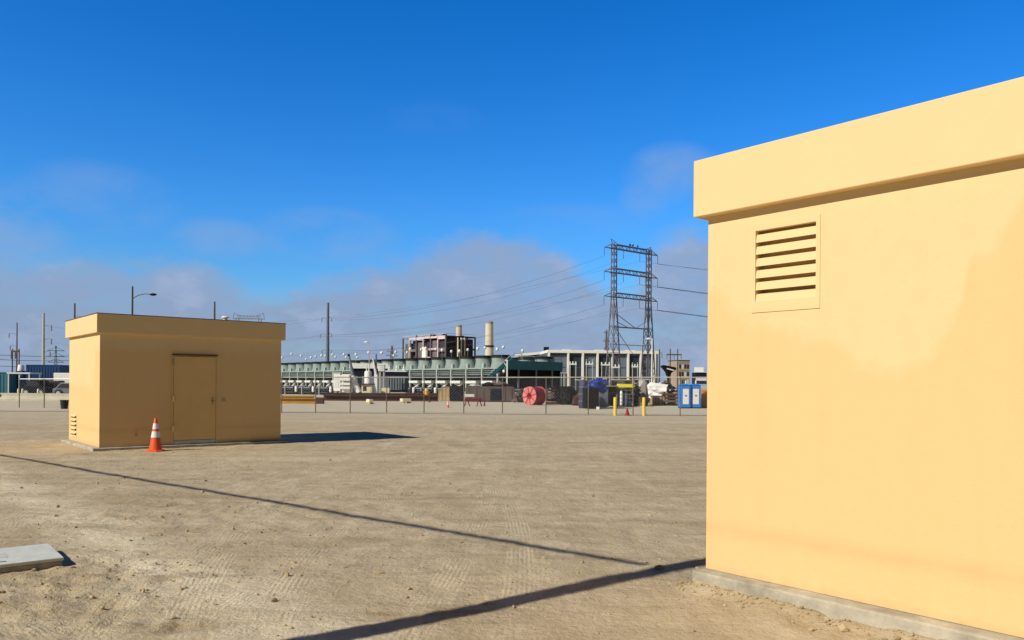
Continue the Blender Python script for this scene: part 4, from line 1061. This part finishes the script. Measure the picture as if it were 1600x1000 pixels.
# far lattice masts
def far_mast(label, px, ytop, Y, wpx, arms):
    p = base(px, Y); k = mpp(Y); z = zat(px, ytop, Y); w = wpx*k
    t = thing('lattice_mast', label, 'transmission tower', p, .5, 'distant lattice masts')
    m = MB()
    C = lambda zz: [Vector((sx*w/2*(1.2-zz/z), sy*w/2*(1.2-zz/z), zz)) for sx, sy in ((-1,-1),(1,-1),(1,1),(-1,1))]
    n = 9
    for i in range(n):
        A, B = C(z*i/n), C(z*(i+1)/n)
        for j in range(4): m.bar(A[j], B[j], .22); m.bar(A[j], B[(j+1)%4], .12)
    m.build('mast', M_LATT, t)
    for (ya, ln) in arms:
        za = zat(px, ya, Y); MB().bar((-ln*k, 0, za), (ln*k, 0, za), .25).bar((-ln*k, 0, za), (0, 0, za+1.5), .14).bar((ln*k, 0, za), (0, 0, za+1.5), .14).build('crossarm', M_LATT, t)
far_mast('distant lattice mast behind the blue container', 87, 540, 330, 5, [(548, 12), (557, 12), (566, 11)])
far_mast('distant lattice mast left of the boiler house', 612, 540, 420, 8, [(549, 9), (556, 10)])
far_mast('distant lattice mast behind the left leg of the twin-mast tower', 947, 517, 350, 5, [(520, 5), (533, 6), (545, 5)])
def far_gantry():
    Y = 300; p = base(388, Y); k = mpp(Y); z = zat(388, 497, Y)
    t = thing('lattice_gantry', 'distant lattice crossarm showing above the right half of the small shed roof', 'transmission tower', p, .1)
    m = MB()
    for x in (-17*k, 17*k):
        for s in (-.5, .5):
            m.bar((x+s*2, 0, 0), (x+s, 0, z), .22)
        for i in range(10): m.bar((x-1, 0, z*i/10), (x+1, 0, z*(i+1)/10), .12)
    m.build('mast', M_LATT, t)
    b = MB().bar((-24*k, 0, z-.3), (24*k, 0, z-.3), .28).bar((-18*k, 0, z+.8), (18*k, 0, z+.8), .22).bar((-24*k, 0, z-.3), (-22*k, 0, z+1.9), .18).bar((24*k, 0, z-.3), (22*k, 0, z+1.9), .18).bar((-22*k, 0, z+1.9), (-12*k, 0, z+.8), .16).bar((22*k, 0, z+1.9), (12*k, 0, z+.8), .16)
    for i in range(14): x = (-18+36*i/14)*k; b.bar((x, 0, z-.3 if i % 2 else z+.8), (x+36*k/14, 0, z+.8 if i % 2 else z-.3), .12)
    b.build('crossarm', M_LATT, t)
far_gantry()

# street lamps
def street_lamp(label, px, ytop, Y, yarm, dxarm, m, rpx, white):
    p = base(px, Y); k = mpp(Y); z = zat(px, ytop, Y); za = zat(px, yarm, Y)
    t = thing('street_lamp', label, 'street lamp', p, 0, 'street lamps around the plant')
    MB().lathe([(rpx*k*.6, 0), (rpx*k*.4, z), (0, z+.03)], 12).build('post', m, t, True)
    e = dxarm*k; pts = [(0, 0, za-.62*abs(e)*.35), (e*.25, 0, za-.1), (e*.55, 0, za+.02), (e*.8, 0, za)]
    MB().path(pts, max(.03, .35*k), 6).build('arm', m, t, True)
    MB().blob((e*.95, 0, za-.02), (abs(e)*.17 if not white else .30, .16 if not white else .2, .10 if not white else .13), 1, 2, .1).build('lamp_head', M_WHITE if white else M_BLACK, t, True)
street_lamp('dark street lamp with a curved arm rising behind the small shed', 206, 447.5, 62, 459.5, 34, M_POLE, 3.2, False)
street_lamp('street lamp with a white head left of the boiler house', 577, 535, 105, 534.5, -5.5, M_STEEL, 1.3, True)
street_lamp('street lamp with a white head before the right end of the white hall', 1018.5, 529, 100, 529, -5.5, M_WHITE, 1.9, True)
p = base(792, 118); k = mpp(118)
t = thing('lamp_mast', 'white forked floodlight mast in front of the teal end of the cooling tower', 'lamp', p)
MB().bar((0, 0, 0), (0, 0, zat(792, 562, 118)), .22).build('post', M_PALE, t)
MB().bar((0, 0, zat(792, 573, 118)), (-4.5*k, 0, zat(788, 567, 118)), .12).bar((-3*k, 0, zat(792, 563, 118)), (1*k, 0, zat(792, 563, 118)), .16).build('arm', M_PALE, t)
MB().blob((-5*k, 0, zat(786, 580, 118)), (.2, .2, .25), 1, 2, 0).build('lamp', M_WHITE, t, True)

# conductors
def span(a, b, sag, r, label, group):
    a, b = Vector(a), Vector(b); pts = []
    for i in range(33):
        s = i/32; p = a.lerp(b, s); pts.append((p.x, p.y, p.z - sag*4*s*(1-s)))
    o = MB().path(pts, r, 5).build('conductor', M_WIRE, None, True); tag(o, label, 'power line', group)
GW = 'conductors strung left of the lattice tower'
for lvl, (yl, nm) in enumerate(((498, 'top'), (523, 'middle'), (548, 'bottom'))):
    span(TWP[lvl, 'L'], at(517.5, yl, 250), 3.2, .030, f'power line from the {nm} crossarm tip of the lattice tower to the steel pole', GW)
    span(TWP[lvl, 'M'], at(501, yl+2, 250), 4.2, .022, f'power line from the {nm} crossarm inner end to the steel pole far side', GW)
    span(TWP[lvl, 'N'], at(300, yl+6, 330), 5.0, .022, f'long power line running left from the {nm} crossarm centre past the steel pole', GW)
    span(at(501, yl+1, 250), at(64, yl+10, 300), 4.0, .022, f'power line running left from the {nm} arm of the steel pole behind the small shed', 'conductors left of the steel pole')
GR = 'conductors running right from the lattice tower'
for lvl, (ye, nm) in enumerate(((418, 'top'), (458, 'middle'), (496, 'bottom'))):
    for j, (key, dy) in enumerate((('R', 0), ('N', 2.2))):
        a = TWP[lvl, key]; q = at(1105, ye+dy, 222); b = a + (q-a)*4.0; b.z = a.z - (a.z-q.z)*2.2
        span(a, b, .15, (.07, .04)[j] if lvl else (.035, .025)[j], f'power line from the {nm} crossarm {"tip" if j == 0 else "centre"} running right behind the near shed', GR)
for j, (y0, y1, nm) in enumerate(((551, 554, 'upper'), (558, 561, 'middle'), (568, 571, 'lower'))):
    span(at(-60, y0, 200), at(150, y1, 300), .8, .07, f'{nm} distant power line crossing above the blue container', 'distant lines at the far left')

# ------------------------------------------------------------------ right background
p = base(1044, 95); k = mpp(95)
z = lambda py: zat(1044, py, 95)
t = thing('hopper', 'black hopper on a post standing behind the scrap near the shed', 'hopper', p)
MB().prism([(-11*k, z(573)), (-9*k, z(570.5)), (10*k, z(574)), (11.5*k, z(577)), (3.5*k, z(582.5)), (2*k, z(587)), (-2*k, z(587)), (-3*k, z(582)), (-7*k, z(577))], -.7, .7).build('bin', M_BLACK, t, bevel=.04)
MB().bar((-4*k, -.74, z(576)), (7*k, -.74, z(579)), .13).build('chute_band', M_PALE, t)
MB().bar((0, 0, 0), (0, 0, z(587)), .25).build('post', M_DARK, t)
def office():
    Y = 300; a = base(1060, Y); w = 19*mpp(Y); d = 9; h = zat(1060, 563.5, Y)
    t = thing('office_block', 'tan office block with rows of pale window bands at the right behind the toilets', 'building', a, .25)
    MB().box(0, w, 0, d, 0, h).build('wall', M_BRICK, t)
    MB().box(-.1, w+.1, -.1, d+.1, h, h+.25).build('roof', M_DARK, t)
    for r in range(3):
        z0 = h*.2 + r*h*.26
        for c in range(4): MB().box(w*(.06+.235*c), w*(.22+.235*c), -.06, -.003, z0, z0+h*.15).build('window', M_GLASS if (r+c) % 3 else M_PALE, t)
        MB().box(0, w, -.12, -.003, z0-.22, z0-.05).build('window_band', M_CREAM, t)
    MB().box(w+.003, w+.06, 0.4, d-.4, h*.12, h*.9).build('side_wall', M_GALVB, t)
office()
simple('rooftop_plant', 'dark blue shed with a white box on its roof at the right behind the toilets', 'building', 1087, 1104, 582, 600, 240, 5, M_NAVY,
       lambda t, w, d, z0, z1: (MB().box(-w*.4, w*.25, .5, 3.5, z1, z1+1.6).build('roof_unit', M_WHITE, t), MB().box(-w*.5, w*.5, -.08, -.003, z1*.55, z1*.7).build('window_band', M_PALE, t),
                                MB().box(-w/2-.2, w/2+.2, -.2, .4, z1+.003, z1+.2).build('gutter', M_PALE, t)))

# ------------------------------------------------------------------ left background
def corrugated(t, w, d, z0, z1, m):
    b = MB(); n = int(w/.3)
    for i in range(n): x = -w/2 + (i+.25)*w/n; b.box(x, x+w/n*.5, -.045, -.003, z0+.15, z1-.15)
    b.build('corrugation', m, t)
    MB().box(-w/2-.02, w/2+.02, -.06, d+.02, z1+.003, z1+.12).build('top_rail', m, t)
    for x in (-w/2, w/2-.12): MB().box(x, x+.12, -.065, -.004, z0, z1).build('corner_post', m, t)
simple('shipping_container', 'dark blue corrugated container stacked high behind the left fence', 'container', 41, 93.5, 571.5, 617, 92, 2.6, M_BLUE, lambda *a: corrugated(*a, M_BLUE))
simple('shipping_container', 'teal blue container cut by the left edge of the photo', 'container', -22, 11.5, 583, 616, 88, 2.4, M_TEAL, lambda *a: corrugated(*a, M_TEAL))
p = base(32.5, 90); k = mpp(90)
t = thing('canopy', 'flat white canopy on thin posts between the teal and the blue container', 'canopy', base(28, 86))
MB().box(-17*k, 18*k, 0, 2.2, zat(28, 584, 86), zat(28, 581.8, 86)).build('roof', M_PALE, t)
for x in (-15*k, 16*k):
    for y in (.1, 2): MB().box(x-.05, x+.05, y-.05, y+.05, 0, zat(28, 584, 86)-.003).build('post', M_PALE, t)
t = thing('white_tank', 'white tapered tank on a dark stand beside the blue container', 'tank', p)
MB().lathe([(5*k, zat(32, 579.5, 90)), (5*k, zat(32, 578, 90)), (4*k, zat(32, 571, 90)), (3.2*k, zat(32, 570, 90)), (0, zat(32, 569.8, 90))], 16).build('shell', M_WHITE, t, True)
MB().box(-5.2*k, 5.2*k, -.35, .35, 0, zat(32, 579.6, 90)).build('stand', M_BLUE, t)
def vehicle(label, name, x0, x1, Y, h, m, kind):
    xc = (x0+x1)/2; p = base(xc, Y); w = (x1-x0)*mpp(Y)
    t = thing(name, label, kind, p, 0)
    if name == 'box_truck':
        MB().box(-w*.5, w*.22, -1.0, 1.0, .7, h).build('cargo_box', m, t, bevel=.04)
        MB().prism([(w*.24, .5), (w*.5, .5), (w*.5, 1.2), (w*.42, h*.72), (w*.24, h*.74)], -.95, .95).build('cab', m, t, bevel=.04)
        MB().prism([(w*.30, 1.3), (w*.44, 1.3), (w*.41, h*.66), (w*.30, h*.66)], -.97, -.955).build('window', M_GLASS, t)
        wx = (-w*.3, w*.36)
    else:
        MB().prism([(-w*.5, .35), (w*.5, .35), (w*.5, h*.55), (w*.28, h*.62), (w*.16, h), (-w*.25, h), (-w*.42, h*.62), (-w*.5, h*.58)], -.85, .85).build('body', m, t, bevel=.05)
        MB().prism([(-w*.36, h*.63), (w*.22, h*.63), (w*.13, h*.93), (-w*.23, h*.93)], -.87, -.855).build('window', M_GLASS, t)
        wx = (-w*.3, w*.3)
    for x in wx:
        for y in (-.87, .87):
            wh = MB().tube((x, y-.1, .36), (x, y+.1, .36), .36, n=18).build('wheel', M_RUBBER, t, True)
            MB().tube((x, y-.115, .36), (x, y-.102, .36), .2, n=14).build('rim', M_STEEL, wh)
vehicle('white box truck parked behind the fence just left of the small shed', 'box_truck', 92, 150, 84, 2.35, M_WHITE, 'truck')
vehicle('grey car parked in front of the white truck, half hidden by the small shed', 'parked_car', 90, 140, 76, 1.35, M_GALVB, 'car')
vehicle('dark car parked in front of the blue container', 'parked_car', 42, 80, 80, 1.55, M_NAVY, 'car')
o = thing('generator', 'purple-black generator set before the right end of the blue container', 'generator', base(83, 81)); w = 20*mpp(81)
MB().box(-w/2, w/2, 0, 1, .25, 1.55).build('housing', mat('purple_black', (.045, .02, .035), .5, var=.2), o, bevel=.06)
MB().box(-w/2-.1, w/2+.1, -.05, 1.05, 0, .25).build('skid', M_PALE, o)
for x in (-.3, 0, .3): MB().box(x-.1, x+.1, -.02, -.003, .5, 1.3).build('grille', M_BLACK, o)
for px, lab in ((29, 'short white marker post left of the pair by the fence'), (35.5, 'short white marker post right of the pair by the fence'), (60, 'short cream marker post before the dark car')):
    o = thing('marker_post', lab, 'post', base(px, 72), 0, 'marker posts at the road'); MB().lathe([(.10, 0), (.10, .7), (.07, .78), (0, .8)], 10).build('post', M_CREAM, o, True)
    MB().lathe([(.103, .5), (.103, .62)], 10).build('band', M_REFL, o)
a, b = gnd(-60, 625.5), gnd(112, 627)
t = thing('concrete_barrier', 'low pale concrete barrier running along the road at the left edge', 'barrier', a, math.atan2(b.y-a.y, b.x-a.x)); L = (b-a).length
MB().add([(x, y, z) for x in (0, L) for y, z in ((-.3, 0), (-.3, .12), (-.12, .35), (-.1, .58), (.1, .58), (.12, .35), (.3, .12), (.3, 0))],
         [tuple(range(8)), tuple(range(15, 7, -1))] + [(k, 8+k, 8+(k+1)%8, (k+1)%8) for k in range(8)]).build('body', M_BARR, t)
for k in range(1, int(L/3)): MB().box(k*3-.015, k*3+.015, -.305, .305, 0, .583).build('joint', M_DARK, t)
p, w, h = pxbox(94.5, 106.5, 625, 639)
t = thing('waste_bin', 'dark green waste bin against the fence beside the small shed', 'bin', p)
MB().lathe([(w*.40, 0), (w*.5, h*.92), (w*.53, h*.93), (w*.53, h), (w*.42, h), (w*.38, .1), (0, .1)], 18).build('tub', M_GREENB, t, True)
MB().lathe([(w*.47, h*.5), (w*.49, h*.52), (w*.49, h*.58), (w*.47, h*.6)], 18).build('hoop', M_DARK, t, True)

# ------------------------------------------------------------------ sky, sun, camera
world = bpy.data.worlds.new('World'); sc.world = world; world.use_nodes = True
nt = world.node_tree; L = nt.links.new; nt.nodes.clear()
out = node(nt, 'ShaderNodeOutputWorld'); bg = node(nt, 'ShaderNodeBackground'); L(bg.outputs[0], out.inputs[0])
sky = node(nt, 'ShaderNodeTexSky', sky_type='NISHITA'); sky.sun_disc = False
sky.sun_elevation = R(SUN_EL); sky.altitude = 0; sky.air_density = 1.0; sky.dust_density = .3; sky.ozone_density = 2.5
sunv = Vector((-math.cos(R(SUN_AZ)), -math.sin(R(SUN_AZ)), math.tan(R(SUN_EL)))).normalized()
sky.sun_rotation = math.atan2(sunv.x, sunv.y)
SKY_STRENGTH = .10
def WM(op, a, c=None, clamp=False):
    n = node(nt, 'ShaderNodeMath', operation=op); n.use_clamp = clamp
    for i, v in enumerate((a, c)):
        if hasattr(v, 'links'): L(v, n.inputs[i])
        elif v is not None: n.inputs[i].default_value = v
    return n.outputs[0]
def wmix(a, c, f):
    n = node(nt, 'ShaderNodeMix', data_type='RGBA')
    for s, v in ((6, a), (7, c)):
        if hasattr(v, 'links'): L(v, n.inputs[s])
        else: n.inputs[s].default_value = (*v, 1)
    L(f, n.inputs[0]) if hasattr(f, 'links') else setattr(n.inputs[0], 'default_value', f)
    return n.outputs[2]
def wnoise(vec, scale, detail=5, rough=.55):
    n = node(nt, 'ShaderNodeTexNoise'); n.inputs['Scale'].default_value = scale; n.inputs['Detail'].default_value = detail
    n.inputs['Roughness'].default_value = rough; L(vec, n.inputs['Vector']); return n.outputs['Fac']
def wrange(v, a, c, smooth=True):
    n = node(nt, 'ShaderNodeMapRange', interpolation_type='SMOOTHSTEP' if smooth else 'LINEAR')
    n.inputs[1].default_value = a; n.inputs[2].default_value = c; L(v, n.inputs[0]); return n.outputs[0]
tc = node(nt, 'ShaderNodeTexCoord'); dirn = tc.outputs['Generated']
sp = node(nt, 'ShaderNodeSeparateXYZ'); L(dirn, sp.inputs[0]); dx_, dy_, dz_ = sp.outputs
az = WM('ARCTAN2', dx_, dy_); el = WM('ARCSINE', dz_)
sat = node(nt, 'ShaderNodeHueSaturation'); sat.inputs['Saturation'].default_value = 1.45; sat.inputs['Value'].default_value = 1.0; L(sky.outputs[0], sat.inputs['Color'])
skyc = sat.outputs[0]
mulc = node(nt, 'ShaderNodeMix', data_type='RGBA', blend_type='MULTIPLY'); mulc.inputs[0].default_value = 1
L(skyc, mulc.inputs[6]); mulc.inputs[7].default_value = (.80, 1.25, 1.68, 1); skyc = mulc.outputs[2]
# unseen sky overhead and behind dimmed to cut its blue fill light
hi = wrange(el, R(24), R(55)); back = wrange(WM('ABSOLUTE', az, None), R(50), R(110))
lowd = wrange(el, R(13), R(5))
dim = WM('MULTIPLY', WM('SUBTRACT', 1.0, WM('MULTIPLY', lowd, .17)), WM('MULTIPLY', WM('SUBTRACT', 1.0, WM('MULTIPLY', hi, .86)), WM('SUBTRACT', 1.0, WM('MULTIPLY', back, .92))))
dm = node(nt, 'ShaderNodeVectorMath', operation='SCALE'); L(skyc, dm.inputs[0]); L(dim, dm.inputs[3]); skyc = dm.outputs[0]
# low bank of sea cloud: its upper edge as elevation over bearing
PROF = [(-40, 6.0), (-32.6, 6.6), (-29.2, 7.6), (-25.6, 7.7), (-21.8, 7.6), (-19.4, 6.75), (-17.7, 6.1), (-15.6, 6.5), (-11.3, 7.6), (-8.2, 8.8), (-5.5, 9.9), (-2.3, 10.5), (.9, 10.2), (3.7, 9.2), (5.9, 7.3), (7.3, 6.7), (9.1, 7.8), (11.3, 10.1), (13.5, 10.9), (40, 8)]
fc = node(nt, 'ShaderNodeFloatCurve'); cv = fc.mapping.curves[0]
while len(cv.points) < len(PROF): cv.points.new(.5, .5)
for pt, (a_, e_) in zip(cv.points, PROF): pt.location = ((a_+40)/80, e_/15); pt.handle_type = 'AUTO'
fc.mapping.update(); L(WM('ADD', WM('DIVIDE', az, R(80)), .5, True), fc.inputs['Value'])
topel = WM('MULTIPLY', fc.outputs[0], R(15))
mp = node(nt, 'ShaderNodeMapping'); mp.inputs['Scale'].default_value = (1, 1, 2.0); L(dirn, mp.inputs[0])
n1 = wnoise(mp.outputs[0], 9, 7, .55); n2 = wnoise(mp.outputs[0], 26, 6, .6)
edge = WM('ADD', topel, WM('ADD', WM('MULTIPLY', WM('SUBTRACT', n1, .5), R(3.6)), WM('MULTIPLY', WM('SUBTRACT', n2, .5), R(2.2))))
bank = wrange(WM('SUBTRACT', edge, el), R(-.9), R(1.4))
# thin wisps higher up
def puff(a0, e0, ra, re, amt):
    d = WM('ADD', WM('POWER', WM('DIVIDE', WM('SUBTRACT', az, R(a0)), R(ra)), 2), WM('POWER', WM('DIVIDE', WM('SUBTRACT', el, R(e0)), R(re)), 2))
    return WM('MULTIPLY', WM('MULTIPLY', wrange(d, 1.0, 0.0), wrange(n1, .30, .62)), amt)
wisps = [puff(11.2, 14.6, 3.8, 2.4, .5), puff(9.4, 13.0, 2.2, 1.8, .35), puff(-6, 18.3, 4.5, 1.6, .05), puff(-27.5, 11.5, 5.5, 2.6, .34), puff(-13, 10.2, 6, 2.2, .45), puff(-32, 9.5, 4, 3, .55), puff(-20, 9.6, 4, 1.6, .4), puff(4, 11.5, 7, 1.5, .16), puff(13, 9.5, 4, 2.5, .45)]
w = wisps[0]
for q in wisps[1:]: w = WM('MAXIMUM', w, q)
CK = 1/SKY_STRENGTH
cl = lambda r, g, b: tuple(v*CK for v in (r, g, b))
cloud = wmix(cl(.275, .355, .52), cl(.275, .385, .59), wrange(WM('ADD', el, WM('MULTIPLY', WM('SUBTRACT', n1, .5), R(7))), R(2.5), R(8.5)))
skyc = wmix(skyc, cl(.27, .40, .66), w)
n3 = wnoise(mp.outputs[0], 14, 8, .62)
cloud = wmix(cloud, cl(.37, .46, .66), WM('MULTIPLY', wrange(n3, .48, .70), .65))
bank = WM('MULTIPLY', bank, WM('ADD', .80, WM('MULTIPLY', wrange(n3, .32, .55), .2)))
skyc = wmix(skyc, cloud, WM('MULTIPLY', bank, WM('SUBTRACT', .97, WM('MULTIPLY', back, .9))))
L(skyc, bg.inputs['Color']); bg.inputs['Strength'].default_value = SKY_STRENGTH

ld = bpy.data.lights.new('sun', 'SUN'); ld.energy = 4.6; ld.angle = R(.5); ld.color = (1, .93, .80)
sun = bpy.data.objects.new('sun', ld); COL.objects.link(sun); sun.rotation_euler = (-sunv).to_track_quat('-Z', 'Y').to_euler()

cd = bpy.data.cameras.new('camera'); cam = bpy.data.objects.new('camera', cd); COL.objects.link(cam); sc.camera = cam
cd.sensor_width = 36; cd.sensor_fit = 'HORIZONTAL'; cd.lens = F/1600*36; cd.shift_y = (H0-500)/1600; cd.clip_end = 12000; cd.clip_start = .05
cam.matrix_world = Matrix(((CR, -SR, 0, 0), (0, 0, -1, 0), (SR, CR, 0, EYE), (0, 0, 0, 1)))
sc.view_settings.view_transform = 'Standard'; sc.view_settings.look = 'None'; sc.view_settings.exposure = 0; sc.view_settings.gamma = 1
sc.cycles.max_bounces = 6; sc.cycles.diffuse_bounces = 3
